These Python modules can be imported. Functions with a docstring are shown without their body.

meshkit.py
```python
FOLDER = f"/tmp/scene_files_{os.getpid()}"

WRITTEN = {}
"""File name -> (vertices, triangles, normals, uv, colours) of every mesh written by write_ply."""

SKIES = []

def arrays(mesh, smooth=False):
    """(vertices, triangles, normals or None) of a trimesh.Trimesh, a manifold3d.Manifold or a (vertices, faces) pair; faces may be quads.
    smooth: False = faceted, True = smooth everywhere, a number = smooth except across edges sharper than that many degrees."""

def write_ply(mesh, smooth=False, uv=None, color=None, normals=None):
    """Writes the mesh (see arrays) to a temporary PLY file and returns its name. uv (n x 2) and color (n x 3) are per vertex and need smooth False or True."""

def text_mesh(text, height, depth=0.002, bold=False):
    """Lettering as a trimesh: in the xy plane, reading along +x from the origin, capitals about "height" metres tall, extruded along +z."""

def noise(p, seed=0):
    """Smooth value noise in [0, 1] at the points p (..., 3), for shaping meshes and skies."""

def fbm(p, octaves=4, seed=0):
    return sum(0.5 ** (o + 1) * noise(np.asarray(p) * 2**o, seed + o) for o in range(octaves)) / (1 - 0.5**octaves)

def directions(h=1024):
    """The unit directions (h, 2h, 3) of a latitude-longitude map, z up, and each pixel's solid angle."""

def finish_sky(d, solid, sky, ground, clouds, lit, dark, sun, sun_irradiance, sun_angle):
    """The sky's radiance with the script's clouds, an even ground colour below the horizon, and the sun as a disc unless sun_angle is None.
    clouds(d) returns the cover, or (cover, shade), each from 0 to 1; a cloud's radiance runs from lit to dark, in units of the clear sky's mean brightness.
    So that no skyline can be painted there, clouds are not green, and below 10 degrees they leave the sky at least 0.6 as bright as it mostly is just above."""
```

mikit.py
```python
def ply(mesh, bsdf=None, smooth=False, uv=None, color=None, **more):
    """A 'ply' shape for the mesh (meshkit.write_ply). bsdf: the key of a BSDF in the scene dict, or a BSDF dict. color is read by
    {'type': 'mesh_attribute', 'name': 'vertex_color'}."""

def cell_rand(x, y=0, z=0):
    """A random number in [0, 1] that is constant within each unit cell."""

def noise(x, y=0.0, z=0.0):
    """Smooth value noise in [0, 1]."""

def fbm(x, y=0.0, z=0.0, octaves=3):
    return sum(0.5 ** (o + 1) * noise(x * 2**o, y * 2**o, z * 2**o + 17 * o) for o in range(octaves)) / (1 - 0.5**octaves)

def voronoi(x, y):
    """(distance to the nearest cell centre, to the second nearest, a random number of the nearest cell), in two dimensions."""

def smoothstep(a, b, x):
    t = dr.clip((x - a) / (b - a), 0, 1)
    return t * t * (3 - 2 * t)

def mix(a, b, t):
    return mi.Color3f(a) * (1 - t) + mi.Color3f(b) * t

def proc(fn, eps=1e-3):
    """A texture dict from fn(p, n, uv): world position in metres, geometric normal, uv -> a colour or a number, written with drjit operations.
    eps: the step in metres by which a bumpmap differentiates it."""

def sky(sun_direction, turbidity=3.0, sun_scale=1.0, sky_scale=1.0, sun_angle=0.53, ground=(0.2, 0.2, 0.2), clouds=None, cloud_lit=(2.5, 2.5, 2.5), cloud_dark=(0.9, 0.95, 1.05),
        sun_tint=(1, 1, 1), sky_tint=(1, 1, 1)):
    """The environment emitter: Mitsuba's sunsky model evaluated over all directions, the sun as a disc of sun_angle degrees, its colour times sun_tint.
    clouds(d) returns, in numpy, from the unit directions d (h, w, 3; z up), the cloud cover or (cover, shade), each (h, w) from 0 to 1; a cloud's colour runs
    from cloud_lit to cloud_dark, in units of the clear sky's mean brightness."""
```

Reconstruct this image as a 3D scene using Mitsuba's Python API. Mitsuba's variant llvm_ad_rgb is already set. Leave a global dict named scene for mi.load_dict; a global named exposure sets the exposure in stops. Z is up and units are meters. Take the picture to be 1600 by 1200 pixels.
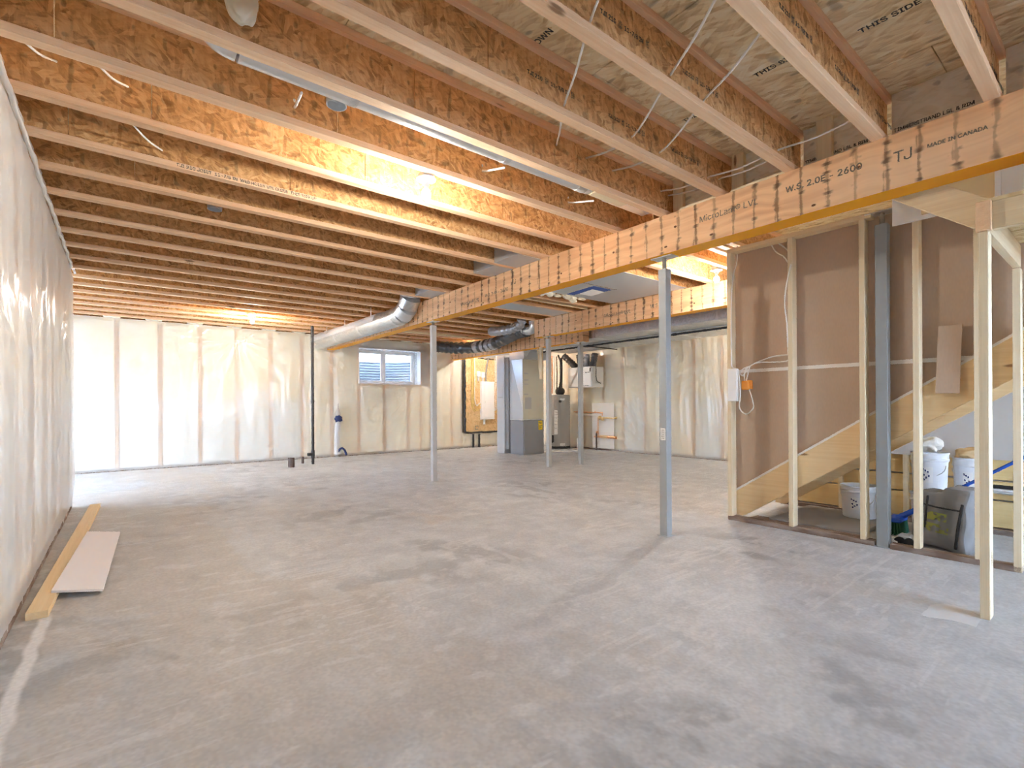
import math, random
import numpy as np, trimesh, shapely.geometry as sg
import mitsuba as mi, drjit as dr
import mikit, meshkit
from mikit import noise, fbm, voronoi, cell_rand, smoothstep, mix

T = mi.ScalarTransform4f
scene, labels = {}, {}
random.seed(7)
RNG = np.random.default_rng(11)

# ------------------------------------------------------------------ camera, sky, exposure
TH, RO, CH, FPX = 0.6676, 0.0054, 1.093, 772.8
fw = np.array([math.sin(TH), math.cos(TH), 0.0])
rt = np.array([math.cos(TH), -math.sin(TH), 0.0])
up = np.array([0, 0, math.cos(RO)]) + rt * math.sin(RO)
scene['camera'] = {'type': 'perspective', 'fov': math.degrees(2 * math.atan(800 / FPX)), 'fov_axis': 'x', 'near_clip': 0.05,
                   'principal_point_offset_y': (600 - 634.15) / 1200,
                   'to_world': T().look_at(origin=[0, 0, CH], target=list(fw + [0, 0, CH]), up=list(up))}


def overcast(d):
    n = meshkit.fbm(d * 2.2, 4, 3)
    return np.clip(0.75 + 0.5 * n, 0, 1), 0.35 * np.clip(2 * n - 0.6, 0, 1)


SKY = 4.3
scene['sky'] = mikit.sky([-0.75, -0.25, 0.62], turbidity=4, sun_scale=0.0, sky_scale=SKY, ground=(0.5, 0.5, 0.5), clouds=overcast,
                         cloud_lit=(1.5, 1.93, 2.6), cloud_dark=(1.0, 1.32, 1.82))
BULB = (1.0, 0.945, 0.865)         # bright white household bulb
BULB_POWER = 84.0
exposure = 4.65

# ------------------------------------------------------------------ sizes of the basement
ZJ, ZS = 2.643, 2.945             # underside of the joists, underside of the subfloor
Y0, SP = 0.4282, 0.488            # first joist in view and joist spacing
XL, XB, YW, XR = -0.43, 3.49, 10.9, 9.2
YJ = lambda n: Y0 + n * SP


# ------------------------------------------------------------------ mesh helpers
def cat(ms):
    return trimesh.util.concatenate(ms)


def box(x0, x1, y0, y1, z0, z1, c=0.0):
    x0, x1, y0, y1, z0, z1 = min(x0, x1), max(x0, x1), min(y0, y1), max(y0, y1), min(z0, z1), max(z0, z1)
    if c <= 0:
        m = trimesh.creation.box(extents=(x1 - x0, y1 - y0, z1 - z0))
        m.apply_translation(((x0 + x1) / 2, (y0 + y1) / 2, (z0 + z1) / 2))
        return m
    h = np.array([x1 - x0, y1 - y0, z1 - z0]) / 2
    c = min(c, h.min() * 0.9)
    pts = []
    for sx in (-1, 1):
        for sy in (-1, 1):
            for sz in (-1, 1):
                for k in range(3):
                    q = h - c
                    q[k] = h[k]
                    pts.append(q * (sx, sy, sz))
    m = trimesh.convex.convex_hull(np.array(pts))
    m.apply_translation(((x0 + x1) / 2, (y0 + y1) / 2, (z0 + z1) / 2))
    return m


def bar(p0, p1, w, h, upv=(0, 0, 1), c=0.0015):
    """A plank from p0 to p1; w across, h along upv."""
    p0, p1 = np.array(p0, float), np.array(p1, float)
    d = p1 - p0
    L = np.linalg.norm(d)
    d /= L
    s = np.cross(np.array(upv, float), d)
    s /= np.linalg.norm(s)
    u = np.cross(d, s)
    m = box(0, L, -w / 2, w / 2, -h / 2, h / 2, c)
    M = np.eye(4)
    M[:3, 0], M[:3, 1], M[:3, 2], M[:3, 3] = d, s, u, p0
    m.apply_transform(M)
    return m


def spline(pts, n=8):
    p = np.array(pts, float)
    if len(p) < 3:
        return p
    q = np.vstack([2 * p[0] - p[1], p, 2 * p[-1] - p[-2]])
    out = []
    for i in range(1, len(q) - 2):
        t = np.linspace(0, 1, n, endpoint=False)[:, None]
        a, b, c, d = q[i - 1], q[i], q[i + 1], q[i + 2]
        out.append(0.5 * (2 * b + (c - a) * t + (2 * a - 5 * b + 4 * c - d) * t ** 2 + (3 * b - a - 3 * c + d) * t ** 3))
    return np.vstack(out + [p[-1:]])


def tube(pts, r, sides=10, smooth=True, n=8, cap=True):
    p = spline(pts, n) if smooth else np.array(pts, float)
    r = np.broadcast_to(r, (len(p),)) if np.ndim(r) == 0 or len(np.atleast_1d(r)) == len(p) else np.interp(np.linspace(0, 1, len(p)), np.linspace(0, 1, len(r)), r)
    t = np.gradient(p, axis=0)
    t /= np.linalg.norm(t, axis=1, keepdims=True) + 1e-12
    a = np.cross(t[0], [0, 0, 1.0] if abs(t[0][2]) < 0.9 else [1.0, 0, 0])
    rows = []
    ang = np.arange(sides) * 2 * np.pi / sides
    for i in range(len(p)):
        a = a - t[i] * (a @ t[i])
        a /= np.linalg.norm(a)
        b = np.cross(t[i], a)
        rows.append(p[i] + r[i] * (np.cos(ang)[:, None] * a + np.sin(ang)[:, None] * b))
    v = np.vstack(rows)
    f = []
    for i in range(len(p) - 1):
        for j in range(sides):
            k = (j + 1) % sides
            f += [[i * sides + j, i * sides + k, (i + 1) * sides + k], [i * sides + j, (i + 1) * sides + k, (i + 1) * sides + j]]
    if cap:
        v = np.vstack([v, p[0], p[-1]])
        c0, c1, e = len(v) - 2, len(v) - 1, (len(p) - 1) * sides
        for j in range(sides):
            k = (j + 1) % sides
            f += [[c0, k, j], [c1, e + j, e + k]]
    return trimesh.Trimesh(v, f, process=False)


def lathe(profile, cx=0, cy=0, cz=0, n=24):
    m = trimesh.creation.revolve(np.array(profile, float), sections=n)
    m.apply_translation((cx, cy, cz))
    return m


def extrude(poly, a0, a1, plane='yz'):
    """A polygon given in (y, z) pushed along x from a0 to a1 (or in (x, y) along z, (x, z) along y)."""
    m = trimesh.creation.extrude_polygon(sg.Polygon(poly), abs(a1 - a0), engine='earcut')
    M = {'yz': [[0, 0, 1, min(a0, a1)], [1, 0, 0, 0], [0, 1, 0, 0], [0, 0, 0, 1]], 'xz': [[1, 0, 0, 0], [0, 0, -1, max(a0, a1)], [0, 1, 0, 0], [0, 0, 0, 1]],
         'xy': [[1, 0, 0, 0], [0, 1, 0, 0], [0, 0, 1, min(a0, a1)], [0, 0, 0, 1]]}[plane]
    m.apply_transform(np.array(M, float))
    return m


def sheet(u0, u1, v0, v1, du, fn):
    """A grid sheet: fn(U, V) -> points (n, 3)."""
    nu, nv = max(2, int(abs(u1 - u0) / du) + 1), max(2, int(abs(v1 - v0) / du) + 1)
    U, V = np.meshgrid(np.linspace(u0, u1, nu), np.linspace(v0, v1, nv), indexing='ij')
    p = fn(U.ravel(), V.ravel())
    i, j = np.meshgrid(np.arange(nu - 1), np.arange(nv - 1), indexing='ij')
    q = np.stack([i * nv + j, (i + 1) * nv + j, (i + 1) * nv + j + 1, i * nv + j + 1], -1).reshape(-1, 4)
    return trimesh.Trimesh(p, np.vstack([q[:, [0, 1, 2]], q[:, [0, 2, 3]]]), process=False)


def text_on(text, height, origin, right, upv, depth=0.0006, bold=False):
    m = meshkit.text_mesh(text, height, depth, bold)
    r, u = np.array(right, float), np.array(upv, float)
    M = np.eye(4)
    M[:3, 0], M[:3, 1], M[:3, 2], M[:3, 3] = r, u, np.cross(r, u), origin
    m.apply_transform(M)
    return m


def add(name, mesh, mat, parent=None, smooth=False, **lab):
    base = f'{parent}__{name}' if parent else name
    key, k = base, 0
    while key in scene or key in labels:
        k += 1
        key = f'{base}_{k:03d}'
    scene[key] = mikit.ply(mesh, mat, smooth=smooth)
    if lab:
        labels[key] = {{'cat': 'category'}.get(a, a): b for a, b in lab.items()}
    return key


def thing(name, label, cat_, group=None):
    key, k = name, 0
    while key in scene or key in labels:
        k += 1
        key = f'{name}_{k:03d}'
    labels[key] = {'label': label, 'category': cat_}
    if group:
        labels[key]['group'] = group
    return key


def struct(name, mesh, mat, label=None, smooth=False):
    key = add(name, mesh, mat, None, smooth, kind='structure')
    if label:
        labels[key]['label'] = label
    return key


ORD = ['zeroth', 'first', 'second', 'third', 'fourth', 'fifth', 'sixth', 'seventh', 'eighth', 'ninth', 'tenth', 'eleventh', 'twelfth', 'thirteenth',
       'fourteenth', 'fifteenth', 'sixteenth', 'seventeenth', 'eighteenth', 'nineteenth', 'twentieth', 'twenty-first', 'twenty-second', 'twenty-third']


# ------------------------------------------------------------------ materials
def principled(color, rough=0.6, spec=0.4, metallic=0.0, two=True, **k):
    c = color if isinstance(color, dict) else {'type': 'rgb', 'value': list(color)}
    b = {'type': 'principled', 'base_color': c, 'roughness': rough, 'specular': spec, 'metallic': metallic, **k}
    return {'type': 'twosided', 'bsdf': b} if two else b


def osb_flakes(a, b, c0, c1, c2, k=1.0, turn=1.15):
    """Pressed strands: three layers of slim flakes lying at different angles, with soft edges and a fine grain along each flake."""
    w = (fbm(a * 9.0, b * 9.0, 1.0, 2) - 0.5) * 0.03
    w2 = (fbm(a * 9.0 + 40, b * 9.0, 3.0, 2) - 0.5) * 0.03
    a, b = a + w, b + w2
    val, wsum = mi.Float(0), mi.Float(0)
    for i, th in enumerate((0.0, turn, -turn, 0.5 * turn)):
        ca, sa = math.cos(th), math.sin(th)
        u, v = (a * ca + b * sa) * 58 * k + 31 * i, (-a * sa + b * ca) * 17 * k + 17 * i
        d, e, r = voronoi(u, v)
        grain = noise(u * 3.1, v * 0.6, 2.0 + i)
        x = r * 0.85 + (grain - 0.5) * 0.30
        on = smoothstep(0.30, 0.70, noise(a * 23 * k + 7 * i, b * 23 * k, 5.0 + 3 * i)) * (0.35 + 0.65 * smoothstep(0.0, 0.25, e - d)) + 0.02
        val, wsum = val + x * on, wsum + on
    v = dr.clip((val / wsum - 0.5) * 1.05 + 0.5, 0, 1)
    v = dr.clip(v + (fbm(a * 2.2, b * 2.2, 9.0, 2) - 0.5) * 0.25, 0, 1)
    col = dr.select(v > 0.45, mix(c1, c2, (v - 0.45) / 0.55), mix(c0, c1, v / 0.45))
    dark = smoothstep(0.80, 0.93, noise(a * 33 * k + 9, b * 22 * k, 8.0))
    return col * (1 - 0.32 * dark)


def f_osb_web(p, n, uv):
    return osb_flakes(p.x + 1.7 * p.y, p.z, (0.36, 0.17, 0.055), (0.60, 0.335, 0.135), (0.76, 0.51, 0.265))


def f_osb_rim(p, n, uv):
    return osb_flakes(p.z + p.x, p.y + 3, (0.70, 0.65, 0.52), (0.82, 0.78, 0.67), (0.88, 0.86, 0.78), 0.7, 0.5)


def f_osb_sub(p, n, uv):
    return osb_flakes(p.x, p.y + 4, (0.52, 0.37, 0.18), (0.77, 0.635, 0.40), (0.89, 0.82, 0.64), 0.55, 0.55)


def f_osb_panel(p, n, uv):
    return osb_flakes(p.x, p.z, (0.46, 0.28, 0.12), (0.68, 0.46, 0.23), (0.82, 0.62, 0.37))


def wood(axis, c0, c1, knot=(0.20, 0.09, 0.03), dens=0.10):
    def fn(p, n, uv):
        q = [p.x, p.y, p.z]
        l = q.pop(axis)
        a, b = q
        g = fbm(l * 1.3, a * 42 + b * 31, b * 42, 3)
        f = noise(l * 7, a * 210, b * 210)
        piece = noise(l * 0.11 + 5, a * 3.1, b * 3.1)
        v = dr.clip(g * 0.75 + f * 0.25 + (piece - 0.5) * 0.7, 0, 1)
        d, e, r = voronoi(l * 2.2, (a + b) * 9)
        k = (1 - smoothstep(0.05, 0.13, d)) * dr.select(r < dens, 1.0, 0.0)
        return mix(mix(c0, c1, v), knot, k * 0.8)
    return fn


def f_lvl(p, n, uv):
    g = fbm(p.y * 2.1 + p.x * 9, p.z * 34 + noise(p.y * 6, p.z * 6, 2.0) * 2, 3.0, 3)
    col = mix((0.66, 0.365, 0.185), (0.83, 0.53, 0.30), smoothstep(0.05, 0.95, g))
    col = mix(col, (0.86, 0.60, 0.39), smoothstep(0.52, 0.80, noise(p.y * 1.1 + 3, p.z * 2.5, p.x)) * 0.6)
    u = p.y / 0.1525 + 0.07 + (noise(p.z * 9, dr.floor(p.y / 0.1525), 4.0) - 0.5) * 0.10
    idx = dr.floor(u + 0.5)
    d = dr.abs(u - idx) * 0.1525 + (noise(p.z * 60, p.y * 26, 1.0) - 0.5) * 0.012
    wdt = 0.003 + 0.016 * noise(p.z * 13, idx * 3.7, 6.0) * (0.3 + 0.7 * cell_rand(idx, 9.0))
    s = (1 - smoothstep(wdt * 0.3, wdt + 0.006, d)) * (0.40 + 0.45 * cell_rand(idx, 3.0))
    col = mix(col, (0.16, 0.075, 0.03), s)
    blot = smoothstep(0.62, 0.80, noise(p.y * 9, p.z * 38, 7.0)) * (1 - smoothstep(0.006, 0.034, d))
    col = mix(col, (0.10, 0.05, 0.025), blot * 0.75)
    dk, e, r = voronoi(p.y * 4, p.z * 7)
    k = (1 - smoothstep(0.035, 0.07, dk)) * dr.select(r < 0.22, 1.0, 0.0)
    return mix(col, (0.13, 0.05, 0.02), k)


def f_floor(p, n, uv):
    w = fbm(p.x * 1.1, p.y * 1.1, 1.0, 3) - 0.5
    a = fbm(p.x * 1.3 + w, p.y * 1.0, 2.0, 5)
    b = fbm(p.x * 9.0 + 3 * w, p.y * 4.5, 3.0, 5)
    c = fbm(p.x * 5.0 - 2 * w, p.y * 11.0 + 3 * w, 9.0, 5)
    s = noise(p.x * 85, p.y * 85, 4.0)
    col = mix((0.39, 0.402, 0.412), (0.478, 0.492, 0.502), smoothstep(0.25, 0.75, 0.30 * a + 0.40 * b + 0.30 * c))
    # worn and damp-marked patch in front of the camera
    zone = smoothstep(0.56, 0.80, fbm(p.x * 0.9 + 3.3, p.y * 0.9 + 0.4, 15.0, 4) + 0.22 * dr.exp(-(dr.square(p.x - 0.8) + dr.square(p.y - 1.5)) / 1.6))
    mott = smoothstep(0.47, 0.66, fbm(p.x * 6.5 + 4 * w, p.y * 5.0 + 20, 13.0, 5))
    col = mix(col, (0.235, 0.245, 0.25), mott * zone * 0.50)
    # tan dust, plus warm lamp light painted in towards the left wall
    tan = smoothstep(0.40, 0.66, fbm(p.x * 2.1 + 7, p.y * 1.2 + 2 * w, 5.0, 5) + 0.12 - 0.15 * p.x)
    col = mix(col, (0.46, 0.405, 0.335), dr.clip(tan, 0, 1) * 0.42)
    chalk = smoothstep(0.60, 0.76, fbm(p.x * 7.1 + 11, p.y * 13.2 + 4 * w, 6.0, 5))
    col = mix(col, (0.57, 0.575, 0.58), chalk * 0.35)
    scratch = smoothstep(0.70, 0.80, noise(p.x * 3 + 40 * w, p.y * 46 + 8 * w, 21.0)) * smoothstep(0.5, 0.7, noise(p.x * 2, p.y * 2, 22.0))
    col = mix(col, (0.60, 0.605, 0.61), scratch * 0.30)
    # a whitewash stroke left by a chalk line beside the left wall
    x0 = -0.325 + 0.02 * (noise(p.y * 9, 2.0, 1.0) - 0.5)
    line = (1 - smoothstep(0.012, 0.035, dr.abs(p.x - x0))) * smoothstep(1.2, 1.5, p.y) * (1 - smoothstep(3.45, 3.7, p.y))
    col = mix(col, (0.72, 0.725, 0.73), line * 0.8)
    return col * (0.93 + 0.14 * s)


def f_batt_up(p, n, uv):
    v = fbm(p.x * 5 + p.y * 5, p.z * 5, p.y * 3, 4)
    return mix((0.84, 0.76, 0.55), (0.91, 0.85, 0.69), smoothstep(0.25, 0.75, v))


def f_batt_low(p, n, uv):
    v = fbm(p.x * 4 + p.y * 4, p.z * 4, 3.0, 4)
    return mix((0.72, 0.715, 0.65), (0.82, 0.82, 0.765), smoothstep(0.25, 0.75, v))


def f_conc_wall(p, n, uv):
    v = fbm(p.x * 2 + p.y * 2, p.z * 2, 3.0, 4)
    return mix((0.40, 0.40, 0.39), (0.52, 0.52, 0.50), v)


def f_kraft(p, n, uv):
    v = fbm(p.y * 1.5, p.z * 1.5, p.x, 3)
    f = noise(p.y * 160, p.z * 50, 2.0)
    return mix((0.47, 0.35, 0.255), (0.55, 0.42, 0.315), dr.clip(v * 0.7 + f * 0.3, 0, 1))


def f_galv(p, n, uv):
    d, e, r = voronoi(p.x * 45 + p.y * 45, p.z * 45 + p.y * 20)
    return mix((0.60, 0.62, 0.63), (0.74, 0.76, 0.77), r)


def f_sill(p, n, uv):
    v = fbm(p.y * 6, p.z * 20, p.x * 20, 4)
    return mix((0.17, 0.115, 0.085), (0.36, 0.30, 0.26), smoothstep(0.3, 0.75, v))


def f_tarp(p, n, uv):
    v = fbm(p.y * 14, p.z * 14, p.x * 14, 4)
    return mix((0.20, 0.20, 0.20), (0.34, 0.34, 0.345), v)


def bumped(b, fn, scale=1.0):
    return {'type': 'bumpmap', 'texture': mikit.proc(fn), 'scale': scale, 'bsdf': b}


def f_floor_bump(p, n, uv):
    return 0.0022 * fbm(p.x * 7, p.y * 3.5, 1.0, 3) + 0.0006 * noise(p.x * 70, p.y * 50, 2.0)


P = mikit.proc
MATS = {
    'm_osb_web': principled(P(f_osb_web), 0.75, 0.25), 'm_osb_sub': principled(P(f_osb_sub), 0.75, 0.25), 'm_osb_rim': principled(P(f_osb_rim), 0.75, 0.25),
    'm_osb_panel': principled(P(f_osb_panel), 0.75, 0.25),
    'm_flange': principled(P(wood(0, (0.66, 0.40, 0.22), (0.84, 0.60, 0.39))), 0.65, 0.3),
    'm_lumber_x': principled(P(wood(0, (0.66, 0.50, 0.30), (0.82, 0.70, 0.49))), 0.65, 0.3),
    'm_lumber_y': principled(P(wood(1, (0.66, 0.50, 0.30), (0.82, 0.70, 0.49))), 0.65, 0.3),
    'm_lumber_z': principled(P(wood(2, (0.68, 0.56, 0.37), (0.84, 0.75, 0.56), dens=0.06)), 0.65, 0.3),
    'm_stud_dark': principled(P(wood(2, (0.60, 0.36, 0.17), (0.74, 0.49, 0.27))), 0.7, 0.2),
    'm_stringer': principled(P(wood(1, (0.66, 0.46, 0.235), (0.80, 0.61, 0.36))), 0.6, 0.3),
    'm_lvl': principled(P(f_lvl), 0.6, 0.3), 'm_amber': principled((0.80, 0.35, 0.012), 0.5, 0.4),
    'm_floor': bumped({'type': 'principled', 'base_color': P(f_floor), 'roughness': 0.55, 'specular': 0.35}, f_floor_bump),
    'm_conc': principled(P(f_conc_wall), 0.85, 0.2),
    'm_batt_up': principled(P(f_batt_up), 0.95, 0.05), 'm_batt_low': principled(P(f_batt_low), 0.95, 0.05),
    'm_poly': {'type': 'mask', 'opacity': 0.34, 'bsdf': principled((0.86, 0.86, 0.82), 0.14, 1.0)},
    'm_poly_milky': {'type': 'mask', 'opacity': 0.66, 'bsdf': principled((0.66, 0.66, 0.645), 0.15, 1.0)},
    'm_clear_film': {'type': 'mask', 'opacity': 0.55, 'bsdf': principled((0.78, 0.78, 0.78), 0.12, 0.9)},
    'm_kraft': principled(P(f_kraft), 0.9, 0.1), 'm_drywall': principled((0.55, 0.535, 0.51), 0.9, 0.1), 'm_drywall_pale': principled((0.76, 0.715, 0.70), 0.9, 0.1),
    'm_smear': principled((0.53, 0.54, 0.545), 0.9, 0.1), 'm_gypsum': principled((0.83, 0.83, 0.82), 0.8, 0.2), 'm_tape_white': principled((0.80, 0.77, 0.72), 0.8, 0.2),
    'm_galv': principled(P(f_galv), 0.33, 0.5, 0.9), 'm_galv_bright': principled((0.80, 0.82, 0.84), 0.28, 0.5, 0.85), 'm_sheetmetal': principled((0.55, 0.575, 0.60), 0.45, 0.5, 0.55),
    'm_post_dark': principled((0.27, 0.295, 0.30), 0.45, 0.4), 'm_post': principled((0.40, 0.43, 0.445), 0.45, 0.4), 'm_post_pale': principled((0.46, 0.465, 0.455), 0.5, 0.4), 'm_screw': principled((0.33, 0.29, 0.24), 0.5, 0.5, 0.5),
    'm_sill': principled(P(f_sill), 0.9, 0.1), 'm_yellow': principled(P(wood(1, (0.72, 0.53, 0.24), (0.83, 0.66, 0.36), dens=0.02)), 0.7, 0.2),
    'm_black': principled((0.022, 0.022, 0.024), 0.4, 0.5), 'm_abs': principled((0.035, 0.033, 0.032), 0.35, 0.5), 'm_brown_pipe': principled((0.11, 0.075, 0.06), 0.5, 0.4),
    'm_ink': principled((0.045, 0.045, 0.05), 0.8, 0.2), 'm_ink_soft': principled((0.17, 0.135, 0.105), 0.8, 0.2), 'm_ink_grey': principled((0.5, 0.5, 0.48), 0.8, 0.2),
    'm_white': principled((0.84, 0.84, 0.83), 0.4, 0.5), 'm_vinyl': principled((0.86, 0.87, 0.88), 0.35, 0.5), 'm_cable': principled((0.80, 0.785, 0.74), 0.45, 0.4),
    'm_cable_yellow': principled((0.78, 0.60, 0.22), 0.5, 0.4), 'm_dark_cable': principled((0.25, 0.24, 0.22), 0.5, 0.4),
    'm_orange': principled((0.90, 0.36, 0.05), 0.45, 0.4), 'm_copper': principled((0.72, 0.38, 0.20), 0.3, 0.5, 0.8), 'm_brass': principled((0.70, 0.52, 0.25), 0.35, 0.5, 0.7),
    'm_furnace': principled((0.29, 0.30, 0.32), 0.4, 0.5), 'm_plenum': principled((0.63, 0.61, 0.50), 0.45, 0.5), 'm_plenum_side': principled((0.60, 0.63, 0.67), 0.4, 0.5, 0.3),
    'm_heater': principled((0.37, 0.365, 0.35), 0.4, 0.5), 'm_yellow_tag': principled((0.93, 0.66, 0.02), 0.5, 0.4), 'm_hrv': principled((0.80, 0.80, 0.79), 0.4, 0.5),
    'm_flex_black': principled((0.05, 0.055, 0.06), 0.25, 0.7), 'm_flex_silver': principled((0.42, 0.44, 0.48), 0.22, 0.7, 0.5),
    'm_navy': principled((0.03, 0.045, 0.14), 0.5, 0.4), 'm_blue': principled((0.02, 0.10, 0.55), 0.35, 0.5), 'm_blue_tape': principled((0.05, 0.11, 0.36), 0.6, 0.3),
    'm_green': principled((0.03, 0.11, 0.06), 0.8, 0.2), 'm_tarp': principled(P(f_tarp), 0.8, 0.2), 'm_print_yellow': principled((0.42, 0.44, 0.06), 0.8, 0.2),
    'm_pail': principled((0.76, 0.78, 0.81), 0.4, 0.5), 'm_paper': principled((0.80, 0.78, 0.72), 0.85, 0.2), 'm_cardboard': principled((0.33, 0.32, 0.31), 0.9, 0.1),
    'm_foam': principled((0.66, 0.62, 0.50), 0.8, 0.2), 'm_porcelain': principled((0.86, 0.86, 0.84), 0.25, 0.5), 'm_well': principled((0.40, 0.43, 0.46), 0.5, 0.4, 0.2),
    'm_gravel': principled((0.42, 0.41, 0.39), 0.9, 0.1), 'm_dome': {'type': 'principledthin', 'base_color': {'type': 'rgb', 'value': [0.86, 0.88, 0.90]}, 'roughness': 0.5, 'diff_trans': 0.46},
    'm_pale_ply': principled((0.84, 0.68, 0.42), 0.7, 0.2),
    'm_pane': {'type': 'thindielectric', 'int_ior': 1.5},
}
scene.update(MATS)

# ------------------------------------------------------------------ floor and ceiling
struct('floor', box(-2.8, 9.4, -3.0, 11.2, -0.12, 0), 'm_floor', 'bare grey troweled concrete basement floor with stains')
ceil = struct('ceiling', box(-2.8, 9.4, -3.0, 11.2, ZS + 0.019, ZS + 0.06), 'm_osb_sub', 'oriented strand board subfloor seen from below')
for i in range(10):
    for j in range(6):
        x0, y0 = -2.8 + i * 1.22, -3.0 + j * 2.44 - (1.22 if i % 2 else 0)
        add('panel', box(x0 + 0.002, min(x0 + 1.218, 9.4), max(y0 + 0.002, -3.0), min(y0 + 2.438, 11.2), ZS, ZS + 0.018, 0.001), 'm_osb_sub', ceil)
for dx, yy in ((0.0, 0.86), (-1.0, 1.33), (-0.08, 1.34), (0.0, 1.84), (-1.22, 2.2)):
    add('lettering', text_on('THIS SIDE DOWN', 0.035, (2.905 + dx, yy, ZS - 0.0001), (0, -1, 0), (-1, 0, 0), 0.0007, True), 'm_ink', ceil, label='black print on the subfloor')


# ------------------------------------------------------------------ walls: studs, batts, plastic sheet
def ridge(t):
    return 1 - np.abs(2 * (t - np.floor(t)) - 1)


def folds(a, z, seed, amp):
    """Height of the wrinkles of a hung plastic sheet: long vertical folds that drift, plus short diagonal tension folds."""
    q = np.stack([a, z, a * 0], -1)
    drift = meshkit.fbm(q * [0.8, 0.5, 1], 3, seed)
    v = ridge(a * 3.1 + 1.6 * drift + 0.12 * z) ** 3 * meshkit.noise(q * [1.2, 0.7, 1] + 9, seed + 1)
    v2 = ridge(a * 8.3 + 2.3 * drift - 0.2 * z) ** 2 * meshkit.noise(q * [2.1, 0.9, 1] + 4, seed + 2) * 0.5
    dg = ridge((a * 0.8 + z) * 4.2 + 2 * drift) ** 3 * np.clip(meshkit.noise(q * [1.1, 1.3, 1] + 21, seed + 3) * 2 - 0.9, 0, 1) * 0.8
    dg2 = ridge((a * 0.9 - z) * 5.1 + 2 * drift) ** 3 * np.clip(meshkit.noise(q * [1.3, 1.1, 1] + 41, seed + 5) * 2 - 1.0, 0, 1) * 0.8
    fine = meshkit.fbm(q * [6, 2.5, 1], 3, seed + 7) * 0.5
    return amp * (v + v2 + dg + dg2 + fine)


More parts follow.
